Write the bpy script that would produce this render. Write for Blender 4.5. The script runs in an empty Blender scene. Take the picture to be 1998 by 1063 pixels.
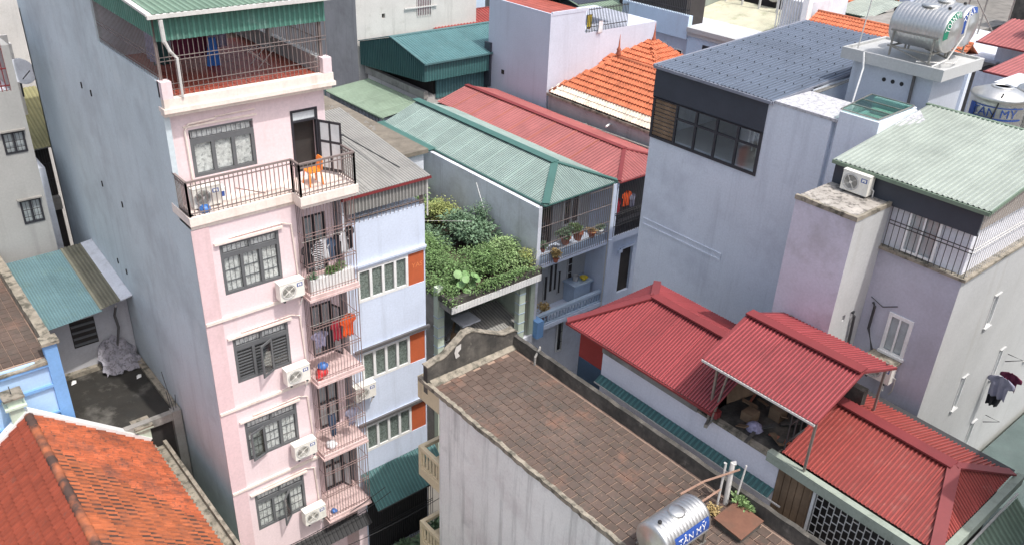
import bpy, math, random
from mathutils import Vector, Matrix
random.seed(11)
SC = bpy.context.scene
COL = SC.collection

# ------------------------------------------------------------------ camera, sky, sun, exposure
PIT, ROL, YAW = math.radians(28.712), math.radians(-2.506), math.radians(41.0)
cp, sp, cr, sr = math.cos(PIT), math.sin(PIT), math.cos(ROL), math.sin(ROL)
right0, down0, fwd0 = Vector((1, 0, 0)), Vector((0, -sp, -cp)), Vector((0, cp, -sp))
c_right = right0 * cr + down0 * sr
c_down = right0 * -sr + down0 * cr
turn = Matrix.Rotation(-YAW, 3, 'Z')
c_right, c_down, c_fwd = turn @ c_right, turn @ c_down, turn @ fwd0
cam = bpy.data.objects.new('camera', bpy.data.cameras.new('camera'))
COL.objects.link(cam)
cam.matrix_world = Matrix.Translation((0, 0, 27)) @ Matrix((c_right, -c_down, -c_fwd)).transposed().to_4x4()
cam.data.sensor_width = 36
cam.data.lens = 36 * 1663.18 / 1998
cam.data.clip_end = 600
SC.camera = cam

SUN = Vector((0.075, -0.43, 0.89)).normalized()          # towards the sun
world = bpy.data.worlds.new('World')
SC.world = world
world.use_nodes = True
wn = world.node_tree
sky = wn.nodes.new('ShaderNodeTexSky')
sky.sky_type = 'NISHITA'
sky.sun_disc = False
sky.sun_elevation = math.asin(SUN.z)
sky.sun_rotation = math.atan2(SUN.x, SUN.y)
sky.air_density = 1.0
sky.dust_density = 4.0
sky.ozone_density = 0.4
hazy = wn.nodes.new('ShaderNodeHueSaturation')               # a pale, hazy summer sky
hazy.inputs['Saturation'].default_value = 0.7
wn.links.new(sky.outputs[0], hazy.inputs['Color'])
wn.links.new(hazy.outputs[0], wn.nodes['Background'].inputs[0])
wn.nodes['Background'].inputs[1].default_value = 0.15
sun = bpy.data.objects.new('sun', bpy.data.lights.new('sun', 'SUN'))
COL.objects.link(sun)
sun.data.energy = 2.0
sun.data.angle = math.radians(0.7)
sun.data.color = (1.0, 0.965, 0.92)
sun.rotation_euler = SUN.to_track_quat('Z', 'Y').to_euler()
SC.view_settings.view_transform = 'Standard'
SC.view_settings.look = 'None'
SC.view_settings.gamma = 1.0
SC.view_settings.use_curve_mapping = False
SC.view_settings.exposure = 0.62

# ------------------------------------------------------------------ materials
def lin(r, g, b):
    f = lambda c: c / 12.92 if c <= 0.04045 else ((c + 0.055) / 1.055) ** 2.4
    return (f(r / 255), f(g / 255), f(b / 255), 1)

def mat(name, col, rough=0.85, var=0.14, scale=1.3, stain=None, streak=None, bump=0.25, bscale=45,
        rand=0.0, metal=0.0, island=0.0, fine=0.06):
    m = bpy.data.materials.new(name)
    m.use_nodes = True
    nt = m.node_tree
    N, L = nt.nodes.new, nt.links.new
    bs = nt.nodes['Principled BSDF']
    bs.inputs['Roughness'].default_value = rough
    bs.inputs['Metallic'].default_value = metal
    pos = N('ShaderNodeNewGeometry')
    c = tuple(col) + ((1,) if len(col) == 3 else ())
    def noise(sc, det=4, vec=None, rough_=0.6):
        n = N('ShaderNodeTexNoise')
        n.inputs['Scale'].default_value = sc
        n.inputs['Detail'].default_value = det
        n.inputs['Roughness'].default_value = rough_
        L(vec or pos.outputs['Position'], n.inputs['Vector'])
        return n.outputs['Fac']
    def ramp(src, a, b):
        r = N('ShaderNodeMapRange')
        r.inputs[1].default_value = a
        r.inputs[2].default_value = b
        L(src, r.inputs[0])
        return r.outputs[0]
    def mix(fac, a, b, mode='MIX'):
        x = N('ShaderNodeMix')
        x.data_type = 'RGBA'
        x.blend_type = mode
        for s, val in ((0, fac), (6, a), (7, b)):
            if isinstance(val, (int, float, tuple)):
                x.inputs[s].default_value = val
            else:
                L(val, x.inputs[s])
        return x.outputs[2]
    dark = tuple(k * (1 - var) for k in c[:3]) + (1,)
    lite = tuple(min(1, k * (1 + var)) for k in c[:3]) + (1,)
    out = mix(ramp(noise(scale), 0.3, 0.7), dark, lite)
    if fine:
        f_d = tuple([1 - fine] * 3) + (1,)
        f_l = tuple([1 + fine] * 3) + (1,)
        out = mix(1.0, out, mix(ramp(noise(14, 3), 0.3, 0.7), f_d, f_l), 'MULTIPLY')
    if stain:
        for (scol, amt, ssc, lo, hi) in (stain if isinstance(stain, list) else [stain]):
            fac = ramp(noise(ssc, 6, None, 0.68), lo, hi)
            mm = N('ShaderNodeMath'); mm.operation = 'MULTIPLY'; mm.inputs[1].default_value = amt
            L(fac, mm.inputs[0])
            out = mix(mm.outputs[0], out, tuple(scol) + (1,))
    if streak:
        scol, amt, lo, hi = streak
        mp = N('ShaderNodeMapping')
        mp.inputs['Scale'].default_value = (2.6, 2.6, 0.16)
        L(pos.outputs['Position'], mp.inputs['Vector'])
        fac = ramp(noise(1.0, 6, mp.outputs[0], 0.65), lo, hi)
        mm = N('ShaderNodeMath'); mm.operation = 'MULTIPLY'; mm.inputs[1].default_value = amt
        L(fac, mm.inputs[0])
        out = mix(mm.outputs[0], out, tuple(scol) + (1,))
    if rand or island:
        src = pos.outputs['Random Per Island'] if island else N('ShaderNodeObjectInfo').outputs['Random']
        k = island or rand
        out = mix(1.0, out, mix(src, (1 - k, 1 - k * 1.05, 1 - k * 1.1, 1), (1 + k, 1 + k * .95, 1 + k * .9, 1)), 'MULTIPLY')
    L(out, bs.inputs['Base Color'])
    if bump:
        b = N('ShaderNodeBump')
        b.inputs['Strength'].default_value = bump
        b.inputs['Distance'].default_value = 0.02
        L(noise(bscale, 5), b.inputs['Height'])
        L(b.outputs[0], bs.inputs['Normal'])
    return m

BLK = (0.03, 0.03, 0.028)
MOS = (0.055, 0.055, 0.04)
m_pink = mat('pink_paint', lin(230, 210, 212), var=0.03, streak=((0.55, 0.42, 0.38), 0.28, 0.55, 0.8), bump=0.08)
m_cream = mat('cream_ledge', lin(236, 222, 212), var=0.06, streak=((0.42, 0.3, 0.22), 0.45, 0.5, 0.8), bump=0.1)
m_pinkside = mat('grey_render', lin(200, 211, 216), var=0.08, scale=0.5,
                 stain=[((0.4, 0.44, 0.47), 0.5, 0.35, 0.5, 0.64), ((0.27, 0.29, 0.31), 0.3, 2.0, 0.6, 0.74), ((0.66, 0.7, 0.72), 0.3, 0.8, 0.58, 0.66)],
                 streak=((0.22, 0.24, 0.27), 0.2, 0.52, 0.72), bump=0.35, bscale=9)
m_bluegrey = mat('blue_grey_paint', lin(219, 226, 236), var=0.05, scale=0.4,
                 stain=[((0.45, 0.48, 0.56), 0.45, 0.35, 0.5, 0.66), ((0.42, 0.44, 0.5), 0.35, 1.7, 0.62, 0.74)], streak=((0.38, 0.41, 0.48), 0.35, 0.54, 0.76), bump=0.15)
m_lilac = mat('lilac_paint', lin(226, 224, 232), var=0.05, scale=0.5, streak=((0.36, 0.36, 0.42), 0.25, 0.55, 0.8), bump=0.1)
m_lilac2 = mat('lilac_house_paint', lin(196, 202, 216), var=0.05, scale=0.5, streak=((0.36, 0.37, 0.44), 0.35, 0.52, 0.8), bump=0.1)
m_bluewhite = mat('pale_blue_paint', lin(205, 215, 232), var=0.05, scale=0.7, streak=((0.3, 0.33, 0.38), 0.4, 0.54, 0.78), bump=0.08)
m_greyrender = mat('grey_plaster', lin(212, 216, 224), var=0.09, scale=0.6,
                   stain=((0.3, 0.29, 0.29), 0.4, 0.9, 0.5, 0.75), streak=((0.2, 0.19, 0.19), 0.4, 0.55, 0.8), bump=0.2)
m_offwhite = mat('off_white_plaster', lin(184, 185, 184), var=0.06, scale=0.7,
                 streak=((0.33, 0.31, 0.27), 0.4, 0.55, 0.8), bump=0.2)
m_concrete = mat('weathered_concrete', lin(146, 143, 138), var=0.2, scale=1.2,
                 stain=[(MOS, 0.7, 1.1, 0.52, 0.72), ((0.45, 0.44, 0.41), 0.4, 2.2, 0.58, 0.75)], streak=(BLK, 0.4, 0.55, 0.8), bump=0.5, bscale=25)
m_mossconc = mat('black_mossy_concrete', lin(96, 92, 86), var=0.3, scale=1.6,
                 stain=[(BLK, 0.8, 1.5, 0.42, 0.64), ((0.36, 0.33, 0.28), 0.5, 2.6, 0.6, 0.74)], streak=(BLK, 0.6, 0.45, 0.75), bump=0.6, bscale=28)
m_cap = mat('lichen_coping', lin(150, 142, 128), var=0.25, scale=3,
            stain=[(MOS, 0.8, 3.5, 0.48, 0.62)], bump=0.7, bscale=30)
m_darkroof_slab = mat('damp_sunlit_flat_roof', lin(48, 46, 42), var=0.3, scale=0.9,
                      stain=[((0.2, 0.19, 0.17), 0.7, 0.5, 0.54, 0.68), (BLK, 0.6, 1.4, 0.48, 0.7)], bump=0.5, rough=0.75)  # the pale stain paints in the sunlit patch of the damp roof
m_ground = mat('alley_concrete', lin(122, 118, 112), var=0.2, scale=0.4, stain=(MOS, 0.6, 0.5, 0.5, 0.7), bump=0.3)
m_lime = mat('pale_green_paint', lin(196, 208, 190), var=0.05, streak=((0.22, 0.23, 0.18), 0.5, 0.5, 0.78), bump=0.1)
m_skyblue = mat('sky_blue_paint', lin(176, 205, 236), var=0.04, streak=((0.3, 0.38, 0.45), 0.3, 0.55, 0.8), bump=0.06)
m_midblue = mat('mid_blue_paint', lin(122, 166, 216), var=0.04, streak=((0.2, 0.28, 0.38), 0.3, 0.55, 0.8), bump=0.06)
m_beige = mat('beige_paint', lin(214, 200, 168), var=0.05, streak=((0.3, 0.26, 0.18), 0.35, 0.52, 0.8), bump=0.1)
m_sidepale = mat('pale_pinkish_render', lin(240, 240, 236), var=0.06, scale=0.5,
                 stain=[((0.5, 0.42, 0.42), 0.4, 0.4, 0.5, 0.7), ((0.3, 0.31, 0.31), 0.5, 0.7, 0.56, 0.75)],
                 streak=((0.24, 0.24, 0.23), 0.75, 0.5, 0.74), bump=0.25)
m_oldcream = mat('old_cream_wall', lin(202, 199, 194), var=0.08, scale=0.6, stain=((0.36, 0.34, 0.29), 0.5, 1.6, 0.58, 0.75),
                 streak=((0.2, 0.19, 0.17), 0.5, 0.56, 0.8), bump=0.3)

def metal_roof(name, c, rust=(0.2, 0.15, 0.12), amt=0.4, rand=0.06, rough=0.55, valley=0.45):
    m = mat(name, lin(*c), rough=rough, var=0.1, scale=1.1, stain=[(rust, amt, 1.7, 0.56, 0.74), (tuple(k * 0.55 for k in lin(*c)[:3]), 0.4, 0.6, 0.5, 0.7), (rust, amt * .8, 7, 0.6, 0.7)],
            bump=0.05, rand=rand)
    nt = m.node_tree; N, L = nt.nodes.new, nt.links.new      # colour darkens down into the valleys between the ribs
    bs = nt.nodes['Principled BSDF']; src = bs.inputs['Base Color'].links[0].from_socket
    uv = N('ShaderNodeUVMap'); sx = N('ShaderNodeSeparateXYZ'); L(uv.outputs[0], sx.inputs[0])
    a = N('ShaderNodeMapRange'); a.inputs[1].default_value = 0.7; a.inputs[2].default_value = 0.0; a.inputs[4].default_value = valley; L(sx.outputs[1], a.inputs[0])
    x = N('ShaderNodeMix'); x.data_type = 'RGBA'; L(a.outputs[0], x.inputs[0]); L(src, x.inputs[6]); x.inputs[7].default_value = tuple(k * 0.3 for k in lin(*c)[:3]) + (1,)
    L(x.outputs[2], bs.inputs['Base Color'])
    return m
m_red = metal_roof('red_metal', (164, 76, 79), (0.16, 0.06, 0.06), 0.35, valley=0.75)
m_redold = metal_roof('old_red_metal', (160, 74, 68), (0.42, 0.25, 0.21), 0.4, valley=0.6)
m_redcap = metal_roof('red_ridge_metal', (148, 62, 64), (0.2, 0.06, 0.06), 0.3)
m_redpink = metal_roof('faded_red_metal', (168, 98, 96), (0.2, 0.09, 0.09), 0.35)
m_teal = metal_roof('weathered_teal_metal', (152, 172, 166), (0.3, 0.34, 0.32), 0.4, valley=0.8)
m_tealcap = metal_roof('teal_metal', (82, 128, 120), (0.08, 0.2, 0.18), 0.3)
m_teal2 = metal_roof('teal_wall_metal', (72, 116, 116), (0.05, 0.15, 0.15), 0.35)
m_tealblue = metal_roof('teal_blue_metal', (94, 135, 138), (0.28, 0.42, 0.42), 0.4)
m_leanteal = metal_roof('pale_teal_sheet', (104, 134, 140), (0.2, 0.28, 0.2), 0.4)
m_fibre = metal_roof('mossy_fibre_cement', (116, 114, 100), (0.1, 0.1, 0.06), 0.6, rough=0.9)
m_greysheet = metal_roof('grey_corrugated_sheet', (162, 161, 157), (0.2, 0.19, 0.17), 0.4, valley=0.75)
m_dark = metal_roof('charcoal_metal', (98, 109, 126), (0.07, 0.08, 0.1), 0.4, rand=0.03, rough=0.55)
m_darkclad = metal_roof('charcoal_cladding', (72, 78, 90), (0.03, 0.035, 0.05), 0.3)
m_pgreen = metal_roof('pale_green_metal', (160, 169, 160), (0.3, 0.34, 0.29), 0.3, valley=0.25)
m_pgreen2 = metal_roof('mossy_pale_green_metal', (134, 154, 134), (0.12, 0.18, 0.12), 0.5)
m_green = metal_roof('green_terrace_roof', (124, 150, 130), (0.1, 0.14, 0.09), 0.55)
m_greenclad = metal_roof('green_cladding', (88, 138, 124), (0.5, 0.6, 0.55), 0.3)
m_yellow = metal_roof('yellow_fibre_sheet', (152, 148, 108), (0.12, 0.11, 0.06), 0.55, rough=0.9)
m_greyclad = metal_roof('grey_cladding', (112, 110, 110), (0.1, 0.09, 0.09), 0.4)

def trough_dirt(m, amt, col=(0.07, 0.04, 0.032), patch=0.55):
    nt = m.node_tree; N, L = nt.nodes.new, nt.links.new
    bs = nt.nodes['Principled BSDF']
    src = bs.inputs['Base Color'].links[0].from_socket
    uv = N('ShaderNodeUVMap')
    sx = N('ShaderNodeSeparateXYZ'); L(uv.outputs[0], sx.inputs[0])
    a = N('ShaderNodeMapRange'); a.inputs[1].default_value = 0.6; a.inputs[2].default_value = 0.4; L(sx.outputs[0], a.inputs[0])
    pos = N('ShaderNodeNewGeometry')
    n = N('ShaderNodeTexNoise'); n.inputs['Scale'].default_value = 1.3; n.inputs['Detail'].default_value = 5; L(pos.outputs['Position'], n.inputs['Vector'])
    b = N('ShaderNodeMapRange'); b.inputs[1].default_value = patch - .14; b.inputs[2].default_value = patch + .06; L(n.outputs['Fac'], b.inputs[0])
    k = N('ShaderNodeMath'); k.operation = 'MULTIPLY'; L(a.outputs[0], k.inputs[0]); L(b.outputs[0], k.inputs[1])
    k2 = N('ShaderNodeMath'); k2.operation = 'MULTIPLY'; k2.inputs[1].default_value = amt; L(k.outputs[0], k2.inputs[0])
    x = N('ShaderNodeMix'); x.data_type = 'RGBA'; L(k2.outputs[0], x.inputs[0]); L(src, x.inputs[6]); x.inputs[7].default_value = tuple(col) + (1,)
    L(x.outputs[2], bs.inputs['Base Color'])
    return m
TC = lin(172, 98, 63)
m_tile = trough_dirt(mat('clay_roof_tile', TC, rough=0.85, var=0.15, scale=2.2, rand=0.16, stain=((0.2, 0.09, 0.06), 0.5, 1.6, 0.5, 0.68), bump=0.3), 1.0, patch=.5)
m_tilerest = trough_dirt(mat('clay_roof_tile_far', TC, rough=0.85, var=0.15, scale=2.2, island=0.16, stain=((0.2, 0.09, 0.06), 0.5, 1.6, 0.5, 0.68), bump=0.3), 1.0, patch=.5)
m_tileleft = mat('clay_roof_tile_left', lin(132, 61, 42), rough=0.85, var=0.12, scale=2.2, rand=0.1, stain=((0.12, 0.06, 0.045), 0.6, 2.6, 0.58, 0.7), bump=0.3)  # darker copy of the clay tile for the left slope
m_tileleft2 = mat('clay_roof_tile_left_far', lin(132, 61, 42), rough=0.85, var=0.12, scale=2.2, island=0.1, stain=((0.12, 0.06, 0.045), 0.6, 2.6, 0.58, 0.7), bump=0.3)
m_tileclean = mat('clay_roof_tile_bright', lin(196, 116, 82), rough=0.8, var=0.12, scale=2.2, island=0.14,
             stain=((0.2, 0.07, 0.04), 0.4, 1.2, 0.55, 0.75), bump=0.3)
m_tilerest = mat('clay_roof_tile_far', lin(184, 100, 66), rough=0.8, var=0.2, scale=2.2, island=0.2,
             stain=[((0.13, 0.06, 0.045), 0.7, 1.1, 0.47, 0.62), ((0.09, 0.055, 0.045), 0.75, 6, 0.53, 0.64)], bump=0.3)
m_tilewhite = mat('lime_washed_tile', lin(222, 212, 196), rough=0.9, var=0.1, scale=3, island=0.12, stain=((0.5, 0.28, 0.17), 0.6, 2, 0.56, 0.7), bump=0.3)
m_paver = mat('brown_terrace_tile', lin(99, 84, 76), rough=0.9, var=0.3, scale=0.55, rand=0.08,
              stain=[((0.3, 0.15, 0.1), 0.6, 0.8, 0.54, 0.7), ((0.085, 0.07, 0.06), 0.75, 1.1, 0.48, 0.62), ((0.08, 0.07, 0.055), 0.6, 4.5, 0.54, 0.66), ((0.36, 0.26, 0.2), 0.45, 7, 0.6, 0.7)], bump=0.5)
m_paverest = mat('brown_terrace_tile_rest', lin(99, 84, 76), rough=0.9, var=0.25, scale=0.55, island=0.18,
              stain=[((0.3, 0.15, 0.1), 0.6, 0.8, 0.54, 0.7), ((0.1, 0.085, 0.07), 0.6, 2.2, 0.52, 0.72)], bump=0.4)
m_grout = mat('pale_grout', lin(160, 136, 120), var=0.2, stain=((0.22, 0.15, 0.11), 0.5, 1.2, 0.54, 0.7), bump=0.3)
m_redtile = mat('red_floor_tile', lin(164, 82, 66), rough=0.5, var=0.15, rand=0.1, bump=0.05)
m_bluetile = mat('pale_blue_wall_tile', lin(168, 186, 206), rough=0.4, var=0.08, rand=0.05, bump=0.03)

m_frame = mat('dark_grey_frame', lin(100, 102, 104), rough=0.5, var=0.08, bump=0)
m_darkframe = mat('charcoal_frame', lin(50, 50, 56), rough=0.45, var=0.08, bump=0)
m_white = mat('white_frame', lin(232, 232, 230), rough=0.5, var=0.04, stain=((0.4, 0.38, 0.34), 0.3, 3, 0.6, 0.75), bump=0)
m_bar = mat('brown_grey_bar', lin(128, 116, 112), rough=0.6, var=0.15, bump=0)
m_barpink = mat('rust_pink_bar', lin(140, 118, 114), rough=0.6, var=0.15, bump=0)
m_bardark = mat('dark_bar', lin(58, 58, 60), rough=0.6, var=0.15, bump=0)
m_steel = mat('stainless_steel', lin(208, 208, 206), rough=0.45, var=0.06, metal=1.0, bump=0.05, bscale=6)
m_steelrough = mat('dull_steel', lin(160, 158, 152), rough=0.55, var=0.15, metal=0.8, stain=((0.18, 0.1, 0.06), 0.4, 3, 0.58, 0.72), bump=0.1)
m_pipe = mat('pale_plastic_pipe', lin(206, 204, 200), rough=0.5, var=0.06, stain=((0.3, 0.29, 0.26), 0.4, 3, 0.55, 0.72), bump=0)
m_black = mat('black_plastic', lin(34, 34, 36), rough=0.6, var=0.1, bump=0)
m_inside = mat('unlit_recess', lin(58, 54, 52), rough=0.95, var=0.2, bump=0)  # dark colour stands in for the shade inside rooms and recesses
m_curtain = mat('lace_curtain', lin(226, 226, 222), rough=0.9, var=0.2, scale=7, stain=((0.2, 0.21, 0.21), 0.6, 10, 0.52, 0.6), bump=0)
m_pattern = mat('patterned_film_glass', lin(150, 160, 152), rough=0.3, var=0.3, scale=16, stain=((0.1, 0.12, 0.11), 0.75, 13, 0.5, 0.56), bump=0)
m_aircon = mat('ivory_enamel', lin(232, 229, 220), rough=0.4, var=0.04, stain=((0.5, 0.46, 0.4), 0.3, 2.5, 0.58, 0.75), bump=0)
m_fan = mat('grey_fan', lin(190, 189, 186), rough=0.5, var=0.1, bump=0)
m_logo = mat('blue_print', lin(44, 78, 150), rough=0.5, var=0.05, bump=0)
m_logogreen = mat('green_print', lin(44, 132, 104), rough=0.45, var=0.05, bump=0)
m_orangepanel = mat('orange_brown_panel', lin(188, 96, 60), rough=0.6, var=0.08, streak=((0.3, 0.12, 0.07), 0.3, 0.5, 0.8), bump=0)
m_orangetext = mat('orange_print', lin(222, 134, 84), rough=0.6, var=0.05, bump=0)
m_darkblue = mat('dark_blue_paint', lin(58, 78, 98), rough=0.8, var=0.1, streak=((0.03, 0.05, 0.07), 0.4, 0.5, 0.8), bump=0.1)
m_darkred = mat('dark_red_paint', lin(150, 52, 46), rough=0.8, var=0.1, bump=0.1)
m_wood = mat('brown_plank', lin(128, 106, 84), rough=0.8, var=0.25, scale=2, streak=((0.12, 0.08, 0.05), 0.6, 0.45, 0.7), bump=0.2)
m_leaf = mat('green_leaf', lin(106, 136, 84), rough=0.6, var=0.25, scale=2.5, island=0.4, bump=0)
m_leafdark = mat('dark_green_leaf', lin(104, 132, 104), rough=0.6, var=0.25, scale=2.5, island=0.4, bump=0)
m_leafyellow = mat('yellow_green_leaf', lin(148, 158, 96), rough=0.6, var=0.3, scale=2.5, island=0.4, bump=0)
m_leafbright = mat('bright_green_leaf', lin(134, 160, 108), rough=0.6, var=0.25, scale=2.5, island=0.35, bump=0)
m_leafdry = mat('dry_straw_leaf', lin(170, 150, 104), rough=0.8, var=0.25, scale=4, island=0.35, bump=0)
m_bigleaf = mat('broad_leaf', lin(112, 148, 92), rough=0.5, var=0.25, scale=4, island=0.25, bump=0)
m_stem = mat('brown_stem', lin(92, 78, 60), rough=0.9, var=0.2, bump=0.2)
m_terracotta = mat('terracotta', lin(166, 98, 76), rough=0.85, var=0.15, bump=0.1)
m_soil = mat('dark_soil', lin(74, 64, 54), rough=1, var=0.3, scale=4, bump=0.6)
m_plasticorange = mat('orange_plastic', lin(240, 140, 54), rough=0.4, var=0.05, bump=0)
m_plasticred = mat('red_plastic', lin(196, 54, 56), rough=0.4, var=0.06, bump=0)
m_plasticblue = mat('blue_plastic', lin(70, 120, 190), rough=0.4, var=0.06, bump=0)
def cloth(n, c, var=0.08, **k): return mat(n, lin(*c), rough=0.95, var=var, bump=0.1, **k)
m_cwhite = cloth('white_cloth', (228, 228, 230)); m_cblack = cloth('black_cloth', (44, 44, 50))
m_cred = cloth('crimson_cloth', (172, 44, 62)); m_corange = cloth('orange_cloth', (232, 98, 44))
m_cblue = cloth('blue_cloth', (70, 128, 206)); m_cpurple = cloth('plum_cloth', (104, 44, 70))
m_cjeans = cloth('denim_cloth', (74, 92, 116)); m_cgrey = cloth('grey_cloth', (150, 150, 170))
m_cpat = cloth('patterned_cloth', (150, 146, 170), 0.4, scale=9)
m_tarp = cloth('faded_print_tarp', (150, 148, 156), 0.15, scale=3, stain=((0.14, 0.135, 0.15), 0.75, 8, 0.5, 0.55))
m_rail_red = mat('maroon_paint', lin(120, 42, 44), rough=0.6, var=0.1, bump=0)

def striped():
    m = mat('black_white_stripe', (0.8, 0.8, 0.8), var=0.03, bump=0)
    nt = m.node_tree
    bs = nt.nodes['Principled BSDF']
    w = nt.nodes.new('ShaderNodeTexWave')
    w.bands_direction = 'Z'
    w.inputs['Scale'].default_value = 4.2
    w.inputs['Distortion'].default_value = 1.5
    g = nt.nodes.new('ShaderNodeNewGeometry')
    nt.links.new(g.outputs['Position'], w.inputs['Vector'])
    r = nt.nodes.new('ShaderNodeValToRGB')
    r.color_ramp.interpolation = 'CONSTANT'
    r.color_ramp.elements[0].color = (0.03, 0.03, 0.035, 1)
    r.color_ramp.elements[1].position = 0.5
    r.color_ramp.elements[1].color = (0.75, 0.75, 0.76, 1)
    nt.links.new(w.outputs['Fac'], r.inputs[0])
    nt.links.new(r.outputs[0], bs.inputs['Base Color'])
    return m
m_stripe = striped()

def glass(name, tint, opac):
    m = bpy.data.materials.new(name)
    m.use_nodes = True
    nt = m.node_tree
    nt.nodes.remove(nt.nodes['Principled BSDF'])
    t = nt.nodes.new('ShaderNodeBsdfTransparent'); t.inputs[0].default_value = tint
    g = nt.nodes.new('ShaderNodeBsdfGlossy'); g.inputs['Roughness'].default_value = 0.06
    fr = nt.nodes.new('ShaderNodeMath'); fr.operation = 'MULTIPLY'; fr.inputs[1].default_value = 0.25
    lw = nt.nodes.new('ShaderNodeLayerWeight'); lw.inputs[0].default_value = 0.3
    nt.links.new(lw.outputs['Facing'], fr.inputs[0])
    ad = nt.nodes.new('ShaderNodeMath'); ad.operation = 'ADD'; ad.inputs[1].default_value = opac
    mx = nt.nodes.new('ShaderNodeMixShader')
    nt.links.new(fr.outputs[0], ad.inputs[0]); nt.links.new(ad.outputs[0], mx.inputs[0])
    nt.links.new(t.outputs[0], mx.inputs[1]); nt.links.new(g.outputs[0], mx.inputs[2])
    nt.links.new(mx.outputs[0], nt.nodes['Material Output'].inputs[0])
    return m
m_glass = glass('window_glass', (0.86, 0.88, 0.88, 1), 0.04)
m_glassgreen = glass('greenish_skylight_glass', (0.66, 0.84, 0.78, 1), 0.1)
m_glassdark = glass('smoky_glass', (0.35, 0.36, 0.38, 1), 0.07)

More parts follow.
